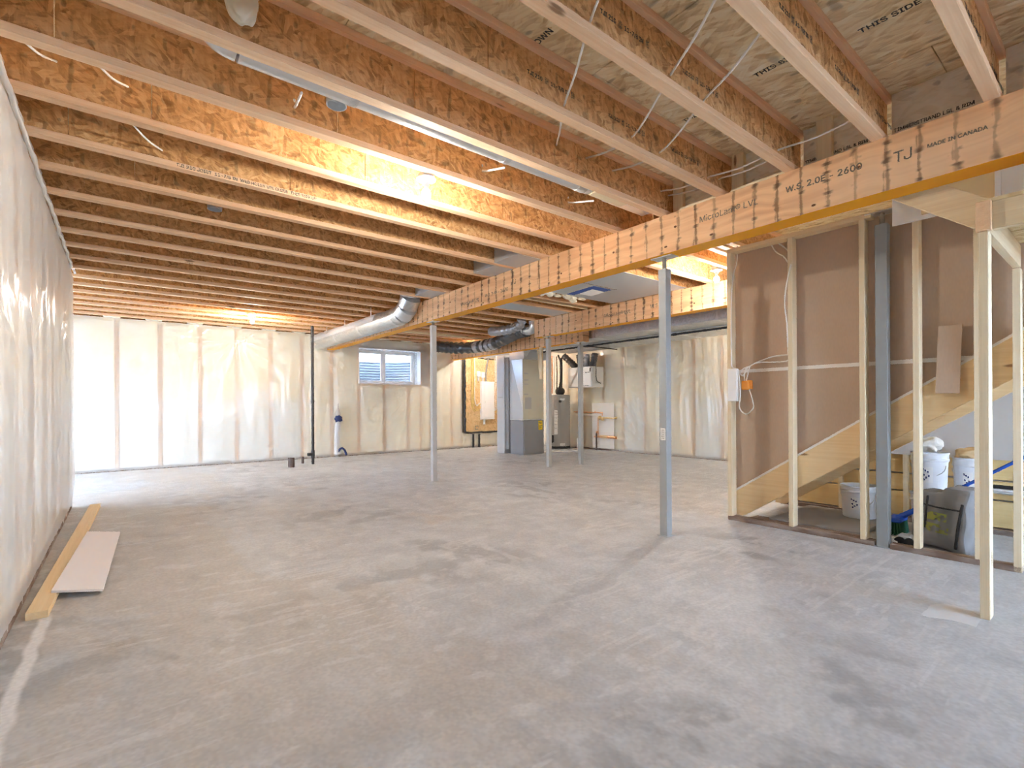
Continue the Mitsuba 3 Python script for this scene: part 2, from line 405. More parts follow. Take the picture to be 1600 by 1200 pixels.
# left wall: it ends at a corner where the room opens out to the left
YC = 7.27
wl = struct('wall_left', box(-0.76, -0.58, -2.9, YC - 0.0, 0, ZJ), 'm_conc', 'left basement wall covered in shiny plastic vapour barrier')
ys = np.arange(-2.86, YC - 0.05, 0.61)
for i, y in enumerate(ys):
    add('stud', box(-0.575, -0.455, y, y + 0.038, 0.04, ZJ - 0.04), 'm_stud_dark', wl)
    y1 = ys[i + 1] if i + 1 < len(ys) else YC
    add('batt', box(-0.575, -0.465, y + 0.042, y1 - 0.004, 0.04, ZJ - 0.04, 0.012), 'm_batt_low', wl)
add('sole_plate', box(-0.575, -0.437, -2.86, YC, 0.0, 0.038, 0.002), 'm_sill', wl)
add('top_plate', box(-0.575, -0.455, -2.86, YC, ZJ - 0.038, ZJ - 0.001, 0.002), 'm_lumber_y', wl)
add('end_panel', box(-0.60, -0.436, YC, YC + 0.0125, 0.02, ZJ), 'm_gypsum', wl)


def left_poly(y, z):
    k = np.clip((z - 0.02) / 0.3, 0, 1) * np.clip((ZJ - z) / 0.15, 0, 1)
    bul = 0.018 * np.sin(np.pi * ((y + 2.86) % 0.61) / 0.61) ** 2 * k
    return np.stack([XL - 0.012 + bul + folds(y, z, 31, 0.020) * (0.25 + 0.75 * k), y, z], -1)


add('vapour_barrier', sheet(-2.9, YC, 0.012, ZJ, 0.028, left_poly), 'm_poly_milky', wl, smooth=True, label='wrinkled translucent plastic sheet')
hem = np.arange(-2.8, YC, 0.05)
hq = np.stack([hem, hem * 0, hem * 0], -1)
add('plastic_hem', tube(np.stack([XL + 0.006 + 0.012 * (meshkit.noise(hq * 7, 3) - 0.5), hem, ZJ - 0.006 + 0.014 * (meshkit.noise(hq * 9, 5) - 0.5)], -1), 0.011 + 0.006 * meshkit.noise(hq * 12, 8), 7, False), 'm_poly_milky', wl, smooth=True)
for n in range(5, 15):
    y = YJ(n) + 0.06
    add('plastic_flap', sheet(0, 0.34, 0, 0.16, 0.02, lambda u, v, y=y: np.stack([XL + 0.012 - 0.045 * v / 0.16 + 0.012 * np.sin(u * 31 + y * 7), y + u, ZJ + v * (0.5 + 0.5 * np.sin(u * 9 + y * 5) ** 2)], -1)), 'm_clear_film', wl, smooth=True)
add('rim_board', box(-0.66, -0.63, -2.9, YC, ZJ, ZS), 'm_osb_rim', wl)

# the part of the room round the corner, with the glazed door that lights the back wall
wr = struct('wall_corner', box(-2.7, -0.60, YC - 0.14, YC, 0, ZS), 'm_gypsum')
DY0, DY1, DZ = 7.75, 9.75, 2.08
ww = struct('wall_west', cat([box(-2.85, -2.7, YC - 0.14, DY0, 0, ZS), box(-2.85, -2.7, DY1, 11.2, 0, ZS), box(-2.85, -2.7, DY0, DY1, DZ, ZS)]), 'm_gypsum')
d1 = struct('door_1', cat([box(-2.80, -2.72, DY0, DY0 + 0.05, 0, DZ), box(-2.80, -2.72, DY1 - 0.05, DY1, 0, DZ), box(-2.80, -2.72, DY0, DY1, DZ - 0.05, DZ), box(-2.80, -2.72, (DY0 + DY1) / 2 - 0.04, (DY0 + DY1) / 2 + 0.04, 0, DZ), box(-2.80, -2.72, DY0, DY1, 0, 0.06)]), 'm_vinyl')
for a, b in ((DY0 + 0.05, (DY0 + DY1) / 2 - 0.04), ((DY0 + DY1) / 2 + 0.04, DY1 - 0.05)):
    add('pane', sheet(a, b, 0.06, DZ - 0.05, 1.0, lambda u, v: np.stack([u * 0 - 2.76, u, v], -1)), 'm_pane', d1)

# back wall with the small window
WX0, WX1, WZ0, WZ1 = 4.21, 5.735, 1.625, 2.425
wb = struct('wall_back', cat([box(-2.7, WX0, 11.05, 11.3, 0, ZS), box(WX1, 9.4, 11.05, 11.3, 0, ZS), box(WX0, WX1, 11.05, 11.3, 0, WZ0), box(WX0, WX1, 11.05, 11.3, WZ1, ZS)]), 'm_conc', 'insulated back basement wall under clear plastic sheeting')
xs = np.arange(-2.55, 7.0, 0.6105)
xs = xs - xs[np.argmin(abs(xs + 0.087))] - 0.087
for i, x in enumerate(xs):
    spans = [(0.04, ZJ - 0.04)] if not (WX0 - 0.06 < x < WX1 + 0.02) else [(0.04, WZ0 - 0.04), (WZ1 + 0.04, ZJ - 0.04)]
    for a, b in spans:
        add('stud', box(x, x + 0.038, 10.918, 11.05, a, b), 'm_stud_dark', wb)
    x1 = xs[i + 1] if i + 1 < len(xs) else 6.93
    seam = 1.43 if i % 3 == 1 else 1.21
    if x1 < WX0 or x > WX1:
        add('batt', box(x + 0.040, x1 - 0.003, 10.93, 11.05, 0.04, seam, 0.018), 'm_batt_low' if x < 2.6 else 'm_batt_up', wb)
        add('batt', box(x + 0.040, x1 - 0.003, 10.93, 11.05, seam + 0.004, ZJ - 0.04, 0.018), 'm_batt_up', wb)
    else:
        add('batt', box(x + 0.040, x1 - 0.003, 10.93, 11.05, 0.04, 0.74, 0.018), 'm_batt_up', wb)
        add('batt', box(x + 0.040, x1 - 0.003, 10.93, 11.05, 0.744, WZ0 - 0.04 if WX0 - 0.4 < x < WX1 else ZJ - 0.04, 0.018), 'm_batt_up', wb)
for x in (WX0 - 0.042, WX1 + 0.004):
    add('stud', box(x, x + 0.038, 10.918, 11.05, 0.04, ZJ - 0.04), 'm_stud_dark', wb)
add('header_batt', box(WX0, WX1, 10.93, 11.05, WZ1 + 0.05, ZJ - 0.04, 0.018), 'm_batt_low', wb)
add('sill_rail', box(WX0, WX1, 10.918, 11.05, WZ0 - 0.038, WZ0), 'm_stud_dark', wb)
add('sole_plate', box(-2.7, 9.2, 10.912, 11.05, 0, 0.038), 'm_sill', wb)
add('top_plate', box(-2.7, 9.2, 10.91, 11.05, ZJ - 0.038, ZJ - 0.001), 'm_lumber_x', wb)
add('rim_board', box(-2.7, 9.4, 11.02, 11.05, ZJ, ZS), 'm_osb_panel', wb)


def back_poly(x, z):
    ph = ((x + 0.087) % 0.6105) / 0.6105
    bul = 0.020 * np.sin(np.pi * ph) ** 2 * np.clip(z / 0.25, 0, 1) * np.clip((ZJ - z) / 0.25, 0, 1)
    q = np.stack([x, z, x * 0], -1)
    r = np.hypot(x - 1.75, (z - 2.42) * 1.0) + 1e-3
    star = 0.020 * ridge(np.arctan2(z - 2.42, x - 1.75) * 2.6 + 0.4 * meshkit.noise(q * 3, 4)) ** 2 * np.exp(-((r - 0.45) / 0.5) ** 2) * (z < 2.45)
    near_win = np.clip(1 - np.maximum(np.maximum(WX0 - x, x - WX1), np.maximum(WZ0 - z, z - WZ1)) / 0.12, 0, 1)
    d = (bul + star + folds(x, z, 77, 0.011)) * (1 - near_win)
    return np.stack([x, 10.908 - d, z], -1)


add('vapour_barrier', cat([sheet(-2.7, WX0, 0.012, ZJ, 0.03, back_poly), sheet(WX1, 6.93, 0.012, ZJ, 0.03, back_poly), sheet(WX0, WX1, 0.012, WZ0, 0.03, back_poly), sheet(WX0, WX1, WZ1, ZJ, 0.03, back_poly)]), 'm_poly', wb, smooth=True, label='clear plastic sheet over the batts')
for i in range(9):
    x = -0.0 + i * 0.6105
    if not (3.0 < x < 3.4):
        m = cat([box(x + 0.17 + k * 0.085, x + 0.17 + k * 0.085 + 0.05, 10.927, 10.9295, (0.67 if i < 7 else 0.5) + 0.012 * (k == 1), (0.683 if i < 7 else 0.513) + 0.012 * (k == 1)) for k in range(3)])
        add('print_mark', m, 'm_ink_grey', wb)

# right wall
wrt = struct('wall_right', box(9.33, 9.5, -3.0, 11.2, 0, ZS), 'm_conc', 'insulated right basement wall under wrinkled clear plastic')
ys = np.arange(2.6, 10.8, 0.61)
for i, y in enumerate(ys):
    add('stud', box(9.215, 9.33, y, y + 0.038, 0.04, ZJ - 0.04), 'm_stud_dark', wrt)
    y1 = min(y + 0.61, 10.85)
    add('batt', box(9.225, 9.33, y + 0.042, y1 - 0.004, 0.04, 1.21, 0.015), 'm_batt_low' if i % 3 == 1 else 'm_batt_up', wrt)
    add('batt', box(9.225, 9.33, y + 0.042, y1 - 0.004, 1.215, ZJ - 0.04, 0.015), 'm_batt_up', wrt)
add('sole_plate', box(9.205, 9.33, 2.4, 10.9, 0, 0.038), 'm_sill', wrt)
add('top_plate', box(9.21, 9.33, 2.4, 10.9, ZJ - 0.038, ZJ - 0.001), 'm_lumber_y', wrt)
add('rim_board', box(9.3, 9.33, -3.0, 11.0, ZJ, ZS), 'm_osb_panel', wrt)
add('vapour_barrier', sheet(2.4, 10.9, 0.012, ZJ, 0.03, lambda y, z: np.stack([9.207 - 0.018 * np.sin(np.pi * ((y - 2.6) % 0.61) / 0.61) ** 2 * np.clip(z / 0.3, 0, 1) * np.clip((ZJ - z) / 0.3, 0, 1) - folds(y, z, 55, 0.036) * np.clip(np.maximum((7.65 - y) / 0.3, (y - 9.05) / 0.3), 0.05, 1), y, z], -1)), 'm_poly', wrt, smooth=True, label='wrinkled clear plastic sheet')

# wall behind the camera, with the window that brings daylight in over the camera's shoulder
FX0, FX1, FZ0, FZ1 = 2.3, 4.7, 0.85, 2.15
XF = (FX0 + FX1) / 2
struct('wall_front', cat([box(-0.76, FX0, -3.05, -2.9, 0, ZS), box(FX1, 9.4, -3.05, -2.9, 0, ZS), box(FX0, FX1, -3.05, -2.9, FZ1, ZS), box(FX0, FX1, -3.05, -2.9, 0, FZ0)]), 'm_gypsum')
d2 = struct('window_2', cat([box(FX0, FX0 + 0.05, -3.02, -2.94, FZ0, FZ1), box(FX1 - 0.05, FX1, -3.02, -2.94, FZ0, FZ1), box(FX0, FX1, -3.02, -2.94, FZ1 - 0.05, FZ1), box(XF - 0.04, XF + 0.04, -3.02, -2.94, FZ0, FZ1), box(FX0, FX1, -3.02, -2.94, FZ0, FZ0 + 0.05)]), 'm_vinyl')
for a, b in ((FX0 + 0.05, XF - 0.04), (XF + 0.04, FX1 - 0.05)):
    add('pane', sheet(a, b, FZ0 + 0.05, FZ1 - 0.05, 1.0, lambda u, v: np.stack([u, u * 0 - 2.98, v], -1)), 'm_pane', d2)

# back window
w1 = struct('window_1', cat([box(WX0, WX0 + 0.055, 11.20, 11.28, WZ0, WZ1, 0.004), box(WX1 - 0.055, WX1, 11.20, 11.28, WZ0, WZ1, 0.004), box(WX0, WX1, 11.20, 11.28, WZ1 - 0.05, WZ1, 0.004), box(WX0, WX1, 11.20, 11.28, WZ0, WZ0 + 0.055, 0.004)]), 'm_vinyl', 'small white vinyl slider window high in the back wall')
XM = 4.915
add('mullion', box(XM - 0.03, XM + 0.03, 11.19, 11.27, WZ0 + 0.05, WZ1 - 0.05, 0.004), 'm_vinyl', w1)
for a, b in ((WX0 + 0.055, XM - 0.03), (XM + 0.03, WX1 - 0.055)):
    add('sash', cat([box(a, a + 0.03, 11.21, 11.26, WZ0 + 0.055, WZ1 - 0.05, 0.003), box(b - 0.03, b, 11.21, 11.26, WZ0 + 0.055, WZ1 - 0.05, 0.003), box(a, b, 11.21, 11.26, WZ0 + 0.055, WZ0 + 0.085, 0.003), box(a, b, 11.21, 11.26, WZ1 - 0.08, WZ1 - 0.05, 0.003)]), 'm_vinyl', w1)
    add('pane', sheet(a + 0.03, b - 0.03, WZ0 + 0.085, WZ1 - 0.08, 1.0, lambda u, v: np.stack([u, u * 0 + 11.235, v], -1)), 'm_pane', w1)
for nm, m in (('jamb', box(WX0 - 0.014, WX0, 10.885, 11.28, WZ0 - 0.014, WZ1 + 0.014)), ('jamb', box(WX1, WX1 + 0.014, 10.885, 11.28, WZ0 - 0.014, WZ1 + 0.014)), ('head', box(WX0, WX1, 10.885, 11.28, WZ1, WZ1 + 0.014)), ('sill', box(WX0, WX1, 10.885, 11.28, WZ0 - 0.014, WZ0))):
    add(nm, m, 'm_vinyl', w1)

# corrugated window well outside the back window
wz = np.arange(1.15, 2.26, 0.008)
aa = np.linspace(0, np.pi, 40)
rr = 0.95 + 0.022 * np.sin(wz * 2 * np.pi / 0.068)
vv = np.stack([np.stack([4.97 + 1.05 * r * np.cos(aa), 11.33 + r * np.sin(aa), aa * 0 + z], -1) for r, z in zip(rr, wz)]).reshape(-1, 3)
i, j = np.meshgrid(np.arange(len(wz) - 1), np.arange(39), indexing='ij')
qq = np.stack([i * 40 + j, i * 40 + j + 1, (i + 1) * 40 + j + 1, (i + 1) * 40 + j], -1).reshape(-1, 4)
well = thing('window_well', 'pale corrugated metal window well outside the small window', 'window well')
add('shell', (vv, qq), 'm_well', well, smooth=True)
dm_a, dm_b = np.linspace(0, np.pi, 33), np.linspace(0, np.pi / 2, 10)
A, B = np.meshgrid(dm_a, dm_b, indexing='ij')
dv = np.stack([4.97 + 1.05 * 0.98 * np.cos(A) * np.cos(B), 11.33 + 0.98 * np.sin(A) * np.cos(B), 2.26 + 0.5 * np.sin(B)], -1).reshape(-1, 3)
i, j = np.meshgrid(np.arange(32), np.arange(9), indexing='ij')
dq = np.stack([i * 10 + j, (i + 1) * 10 + j, (i + 1) * 10 + j + 1, i * 10 + j + 1], -1).reshape(-1, 4)
add('cover', (dv, dq), 'm_dome', well, smooth=True, label='added milky dome dimming the well')  # dome added to cut the daylight that falls into the well
add('gravel_bed', box(3.9, 6.05, 11.31, 12.35, 1.05, 1.15), 'm_gravel', well)

# ------------------------------------------------------------------ I-joists
JX0 = lambda n: -0.62 if YJ(n) < YC else -2.68
ends = {}
for n in range(-1, 22):
    y = YJ(n)
    x0, x1 = JX0(n), (3.66 if n <= 4 else 9.3)
    rank = 22 - n
    extra = {4: ', beside the thin galvanized duct', 5: ', with a lit bulb beside it', 2: ', printed on its web', 21: ', closest to it'}.get(n, '')
    if n == -1:
        lab = 'wooden I-joist nearest the camera, in the top right corner of the photo'
    else:
        lab = f'wooden I-joist, {ORD[rank]} from the back wall{extra}'
    j = thing('floor_joist', lab, 'floor joist', 'I-joists under the subfloor')
    add('bottom_flange', box(x0, x1, y, y + 0.0635, ZJ, ZJ + 0.038, 0.003), 'm_flange', j)
    add('top_flange', box(x0, x1, y, y + 0.0635, ZS - 0.038, ZS, 0.003), 'm_flange', j)
    xx = [x0] + list(np.arange(x0 + 0.35 + 0.8 * random.random(), x1 - 0.2, 1.22)) + [x1]
    for a, b in zip(xx[:-1], xx[1:]):
        add('web', box(a + 0.0022, b - 0.0022, y + 0.0267, y + 0.0367, ZJ + 0.03, ZS - 0.03), 'm_osb_web', j)
    if n in (0, 1, 2, 3):
        tx = {0: 2.2, 1: 2.2, 2: 1.0, 3: 1.62}[n]
        for k in range(3):
            add('lettering', text_on('TJI 210  |||  11-7/8 IN  |||', 0.020, (tx + k * 0.62, y + 0.0262, ZJ + 0.14), (1, 0, 0), (0, 0, 1), 0.0006, True), 'm_ink', j, label='black print along the web')
    if n == 7:
        add('lettering', text_on('TJI 210 JOIST  11-7/8 IN  WEB HOLES SEE GUIDE  THIS SIDE UP', 0.020, (0.28, y - 0.0006, ZJ + 0.010), (1, 0, 0), (0, 0, 1), 0.0006, True), 'm_ink_soft', j, label='faint print along the flange')

for k, y in enumerate((2.405, 2.505, 2.605)):
    j = thing('stair_trimmer', f'I-joist trimming the stair opening beyond the long beam, {ORD[k + 1]} of three from the camera', 'floor joist', 'trimmer joists at the stair opening')
    add('bottom_flange', box(3.665, 9.3, y, y + 0.0635, ZJ, ZJ + 0.038, 0.003), 'm_flange', j)
    add('top_flange', box(3.665, 9.3, y, y + 0.0635, ZS - 0.038, ZS, 0.003), 'm_flange', j)
    add('web', box(3.665, 9.3, y + 0.0267, y + 0.0367, ZJ + 0.03, ZS - 0.03), 'm_osb_web', j)

# blocking against the back wall, in the gap beside the last joist
for k in range(14):
    x = -0.25 + k * 0.61 + 0.03 * math.sin(k * 5)
    if abs(x - 3.5) > 0.25:
        add('blocking', box(x, x + 0.24, YJ(21) + 0.07, 11.0, ZJ, ZJ + 0.10, 0.01), 'm_foam', None, label=f'cream insulation block above the back wall plate, {ORD[k + 1]} from the left', cat='block', group='blocks above the back wall plate')

# squash blocks, rim pieces and shims where the near joists end over the beam
for (y0, y1), w in (((1.785, 1.875), 'third'), ((1.215, 1.305), 'second'), ((2.285, 2.375), 'fourth')):
    nm = {'second': 'between the two nearest joist ends that carry a pale print board', 'third': 'beside the second short block from the camera', 'fourth': 'farthest from the camera'}
    lab = {'second': 'short upright timber block on the beam, nearest the camera of three', 'third': 'short upright timber block on the beam, middle one of three', 'fourth': 'short upright timber block on the beam, farthest of three, next to the galvanized duct'}[w]
    add('squash_block', box(3.575, 3.613, y0, y1, ZJ + 0.0005, ZS - 0.0005, 0.002), 'm_lumber_z', None, label=lab, cat='block', group='upright blocks on the long beam')
rims = ['at the right edge of the photo', 'printed in black, nearest whole one', 'second whole one', 'third whole one from the camera', 'farthest from the camera']
for k, n in enumerate(range(-1, 4)):
    y0, y1 = YJ(n) + 0.066, YJ(n + 1) - 0.003
    r = thing('rim_panel', f'pale panel closing a joist bay over the beam, {rims[k]}', 'panel', 'panels between joist ends over the beam')
    add('board', box(3.628, 3.656, y0, y1, ZJ, ZS - 0.002, 0.001), 'm_osb_rim', r)
    if n in (0, 1):
        add('lettering', text_on('TIMBERSTRAND LSL & RIM', 0.020, (3.6272, y1 - 0.008, ZJ + 0.07), (0, -1, 0), (0, 0, 1), 0.0006, True), 'm_ink', r, label='black print')
for y0, y1, w in ((1.03, 1.38, 'near'), (1.50, 1.80, 'far')):
    add('beam_shim', box(3.49, 3.57, y0 + 0.42, y1 + 0.46, ZJ, ZJ + 0.016, 0.001), 'm_lumber_y', None, label=f'pale wooden strip lying on top of the long beam, {"closer to" if w == "near" else "farther from"} the camera of two', cat='strip')

# ------------------------------------------------------------------ beams
def beam(x0, y0, y1, z0, z1, label, text_at):
    b = thing('beam', label, 'beam')
    for k in range(4):
        add('ply', box(x0 + k * 0.0425, x0 + k * 0.0425 + 0.0422, y0, y1, z0 + 0.001, z1, 0.0012), 'm_lvl', b)
    add('edge_coating', box(x0 + 0.0008, x0 + 0.1693, y0, y1, z0, z0 + 0.0012), 'm_amber', b, label='amber sealer on the bottom edge')
    for t, hgt, y, z in text_at:
        add('lettering', text_on(t, hgt, (x0 - 0.0006, y, z), (0, -1, 0), (0, 0, 1), 0.0007, hgt < 0.04), 'm_ink_soft', b, label='dark print on the face')
    return b


beam(XB, -2.9, 11.02, 2.329, ZJ, 'long laminated timber beam crossing the room from upper right to the back wall',
     [('MicroLam® LVL', 0.044, 2.09, 2.492), ('W.S. 2.0E - 2600', 0.038, 1.46, 2.505), ('T', 0.062, 0.875, 2.475), ('J', 0.062, 0.828, 2.475), ('MADE IN CANADA', 0.020, 0.72, 2.50), ('MicroLam® LVL', 0.042, 5.50, 2.40), ('W.S. 2.0E - 2600', 0.040, 4.95, 2.42), ('T', 0.05, 4.42, 2.47), ('J', 0.05, 4.38, 2.47)])
beam(5.9, 2.45, 6.815, 2.329, ZJ, 'shorter laminated beam parallel to the long one, ending near the furnace', [('MicroLam® LVL', 0.05, 5.15, 2.46), ('W 5 - 2.0E', 0.05, 4.3, 2.47)])
beam(6.6, 6.28, 11.02, 2.27, 2.585, 'lowest laminated beam, over the furnace and electrical panel', [('MicroLam® LVL', 0.04, 8.9, 2.42)])
add('packer', box(6.6, 6.769, 6.28, 11.02, 2.5855, ZJ, 0.001), 'm_lumber_y', None, label='flat timber packer on top of the lowest beam by the furnace', cat='packer')


# ------------------------------------------------------------------ steel posts
def post(x, y, zt, zbeam, label, mat='m_post', w=0.072, sticker=False):
    p = thing('steel_post', label, 'post')
    h = w / 2
    q = sg.box(x - h, y - h, x + h, y + h).buffer(-0.006).buffer(0.006, quad_segs=3)
    add('shaft', extrude(list(q.exterior.coords)[:-1], 0.006, zt - 0.075, 'xy'), mat, p, smooth=35)
    add('sleeve', extrude(list(q.buffer(0.0025).exterior.coords)[:-1], zt - 0.075, zt, 'xy'), mat, p, smooth=35)
    add('screw', lathe([(0, zt), (0.016, zt)] + [(0.016 + 0.003 * (k % 2), zt + (zbeam - 0.008 - zt) * k / 14) for k in range(15)] + [(0, zbeam - 0.008)], x, y, 0, 14), 'm_screw', p)
    add('cap_plate', box(x - 0.055, x + 0.055, y - 0.10, y + 0.10, zbeam - 0.008, zbeam, 0.001), 'm_galv', p)
    add('base_plate', box(x - 0.05, x + 0.05, y - 0.05, y + 0.05, 0, 0.006, 0.001), mat, p)
    if sticker:
        s = add('sticker', box(x - h - 0.0012, x - h + 0.0004, y - 0.026, y + 0.022, 0.80, 0.90), 'm_white', p, label='white printed sticker')
        add('print', cat([box(x - h - 0.0018, x - h - 0.0010, y - 0.014 - 0.002 * (k % 2), y + 0.014, 0.812 + k * 0.017, 0.820 + k * 0.017) for k in range(5)]), 'm_ink_grey', s)
    return p


post(3.575, 2.46, 2.225, 2.329, 'grey square steel post under the long beam, large in the middle of the room', sticker=True)
post(3.575, 6.385, 2.27, 2.329, 'pale dusty steel post under the far part of the long beam, left of the furnace', 'm_post_pale')
post(5.985, 6.53, 2.28, 2.329, 'thin grey steel post directly in front of the furnace', 'm_post_pale')
post(6.685, 6.42, 2.22, 2.27, 'grey steel post in front of the water heater and white ventilation unit')
post(4.577, 1.215, 2.46, 2.56, 'grey steel post standing in line with the wall studs by the stairs', 'm_post_dark', w=0.078)

# ------------------------------------------------------------------ light bulbs on porcelain holders
def bulb(x, y, zt, label):
    b = thing('light_bulb', label, 'light bulb')
    add('box', box(x - 0.045, x + 0.045, y - 0.045, y + 0.045, zt, zt + 0.04, 0.008), 'm_galv', b)
    add('holder', lathe([(0, 0), (0.066, 0), (0.066, -0.008), (0.045, -0.016), (0.030, -0.022), (0.022, -0.045), (0, -0.045)], x, y, zt, 28), 'm_porcelain', b, smooth=40)
    add('neck', lathe([(0, -0.045), (0.014, -0.045), (0.015, -0.06), (0.026, -0.082), (0, -0.082)], x, y, zt, 20), 'm_porcelain', b, smooth=40)
    g = add('globe', lathe([(0, -0.144), (0.012, -0.142), (0.022, -0.135), (0.029, -0.123), (0.031, -0.110), (0.029, -0.094), (0.0255, -0.083)], x, y, zt, 20), 'm_porcelain', b, smooth=True)
    scene[g]['emitter'] = {'type': 'area', 'radiance': {'type': 'rgb', 'value': [BULB_POWER * c for c in BULB]}}


bulb(1.62, 2.98, 2.630, 'glowing bulb in a white round holder, largest, among the near joists')
bulb(1.71, 9.16, 2.632, 'glowing bulb close to the back wall')
bulb(5.33, 2.98, 2.630, 'glowing bulb beside the open stud wall of the stairs')
bulb(7.20, 9.72, 2.632, 'glowing bulb above the electrical board, behind the lowest beam')
bulb(8.75, 3.90, 2.632, 'added unseen bulb behind the trunk ducts, brightening the right wall')  # extra bulb out of view, added to brighten the right wall

# ------------------------------------------------------------------ open stud wall along the stairs
XS = 4.53
ws = struct('wall_stair', cat([box(XS, XS + 0.089, 0.47, 1.165, 0, 0.038, 0.002), box(XS, XS + 0.089, 1.265, 2.43, 0, 0.038, 0.002)]), 'm_sill', 'open stud wall beside the basement stairs')
for y in (2.392, 1.845, 1.318, 0.985, 0.655):
    add('stud', box(XS, XS + 0.089, y, y + 0.038, 0.038, 2.53, 0.002), 'm_lumber_z', ws)
add('top_plate', box(XS, XS + 0.089, 1.275, 2.43, 2.53, 2.568, 0.002), 'm_lumber_y', ws)
SL = 0.673
top = lambda y: 0.253 + SL * (2.418 - y)
lin = struct('wall_stair_lining', box(4.664, 4.677, 2.3, 2.43, 2.57, 2.60), 'm_kraft', 'brown-backed drywall lining behind the stair studs')
add('drywall', extrude([(2.43, top(2.43)), (2.43, 1.397), (0.70, 1.397), (0.72, top(0.72))], 4.664, 4.677), 'm_kraft', lin, label='brown back of a drywall sheet')
add('drywall', extrude([(2.43, 1.427), (2.43, 2.60), (0.20, 2.60), (0.20, top(0.2)), (0.66, 1.427)], 4.664, 4.677), 'm_kraft', lin, label='brown back of a drywall sheet')
add('seam_tape', box(4.662, 4.676, 0.68, 2.43, 1.397, 1.427), 'm_tape_white', lin, label='white strip along the drywall joint')
add('drywall_edge', box(4.655, 4.68, 2.43, 2.442, 0.04, 2.60), 'm_lumber_z', lin)
add('stud', box(XS, XS + 0.089, 0.470, 0.508, 0.0, 1.963, 0.002), 'm_lumber_z', ws)

# far side of the stairs: boarded below, drywall above
wsf = struct('wall_stair_far', cat([box(5.72, 5.80, -2.9, 2.45, 0.62, ZS), box(5.80, 5.86, -2.9, 2.45, 0, ZS)]), 'm_drywall', 'grey drywall behind the stairs')
for k, (a, b) in enumerate(((0.05, 0.27), (0.285, 0.435), (0.45, 0.62))):
    add('board', box(5.76, 5.785, -2.0, 2.45, a, b, 0.004), 'm_yellow', wsf)
for y in (1.86, 1.33, 0.80, 0.27):
    add('stud', box(5.715, 5.765, y, y + 0.038, 0.03, 0.62, 0.002), 'm_lumber_z', wsf)
add('sole_plate', box(5.70, 5.79, -2.0, 2.45, 0, 0.04), 'm_sill', wsf)

# ------------------------------------------------------------------ stairs, rising towards the camera behind the studs
st = thing('stair', 'timber stair rising to the right behind the open studs', 'stairs')
bot = lambda y: max(0.0, top(y) - 0.283)
ycut = 2.418 - (0.03 / SL)
for x in (4.622, 5.52):
    add('stringer', extrude([(2.43, 0.04), (2.43, top(2.43)), (-1.0, top(-1.0)), (-1.0, top(-1.0) - 0.283), (2.33, 0.04)], x, x + 0.038), 'm_stringer', st)
for k in range(12):
    y = 2.15 - k * 0.282
    z = top(y + 0.14) - 0.05
    add('tread', box(4.68, 5.519, y - 0.0, y + 0.27, z - 0.03, z, 0.003), 'm_stringer', st)
    add('riser', box(4.68, 5.519, y - 0.014, y - 0.002, z - 0.01, z + 0.16, 0.001), 'm_yellow', st)
add('ledge_strip', extrude([(2.43, top(2.43)), (2.43, top(2.43) + 0.022), (-1.0, top(-1.0) + 0.022), (-1.0, top(-1.0))], 4.625, 4.659), 'm_tape_white', st)

# landing framing at the right edge
ld = thing('landing', 'timber landing frame under the long beam at the right edge of the photo', 'landing')
add('rim', box(3.44, 3.478, -1.2, 0.455, 1.968, 2.108, 0.002), 'm_lumber_y', ld)
add('joist', box(3.44, 4.53, 0.467, 0.505, 1.965, 2.105, 0.002), 'm_lumber_x', ld)
add('joist', box(3.482, 4.53, 0.05, 0.088, 1.965, 2.105, 0.002), 'm_lumber_x', ld)
add('corner_block', box(3.405, 3.4395, 0.455, 0.512, 1.963, 2.11, 0.002), 'm_flange', ld)
add('deck', box(3.44, 4.50, -1.2, 0.505, 2.110, 2.128, 0.001), 'm_osb_sub', ld)
add('raked_board', bar((3.72, 0.47, 2.085), (3.72, 1.03, 2.515), 0.038, 0.15, (0, -0.61, 0.79)), 'm_lumber_y', ld)
add('yellow_side_panel', box(4.44, 4.455, 0.575, 0.95, 2.43, ZS - 0.003), 'm_pale_ply', ld)
add('corner_bead', box(4.428, 4.455, 0.545, 0.574, 2.13, ZS - 0.003, 0.002), 'm_vinyl', ld)
add('grey_side_panel', box(4.43, 4.445, -0.2, 0.543, 2.13, ZS - 0.003), 'm_gypsum', ld)
add('drywall_strip', box(4.50, 4.513, 0.55, 1.133, 2.412, 2.75), 'm_gypsum', ld)
pst = thing('timber_post', 'rough pale timber post with a dusty foot under the corner of the landing', 'post')
add('shaft', box(3.42, 3.509, 0.467, 0.505, 0, 1.962, 0.003), 'm_lumber_z', pst)
pts = np.array([[0.13 * math.cos(a) * (1 + 0.35 * math.sin(3 * a + 1)), 0.11 * math.sin(a) * (1 + 0.3 * math.cos(2 * a))] for a in np.linspace(0, 2 * np.pi, 22, endpoint=False)])
add('plaster_smear', extrude([(3.36 + a * 1.0, 0.60 + b * 1.3) for a, b in pts], 0.0003, 0.0015, 'xy'), 'm_smear', None, label='thin pale plaster smear on the floor behind the timber post', cat='smear')

dws = thing('drywall_offcut', 'narrow drywall offcut leaning among the studs by the stairs', 'drywall offcut')
add('panel', bar((4.570, 0.838, 1.165), (4.611, 0.828, 1.648), 0.013, 0.130, (0.0, 1.0, 0.0), 0.001), 'm_kraft', dws)

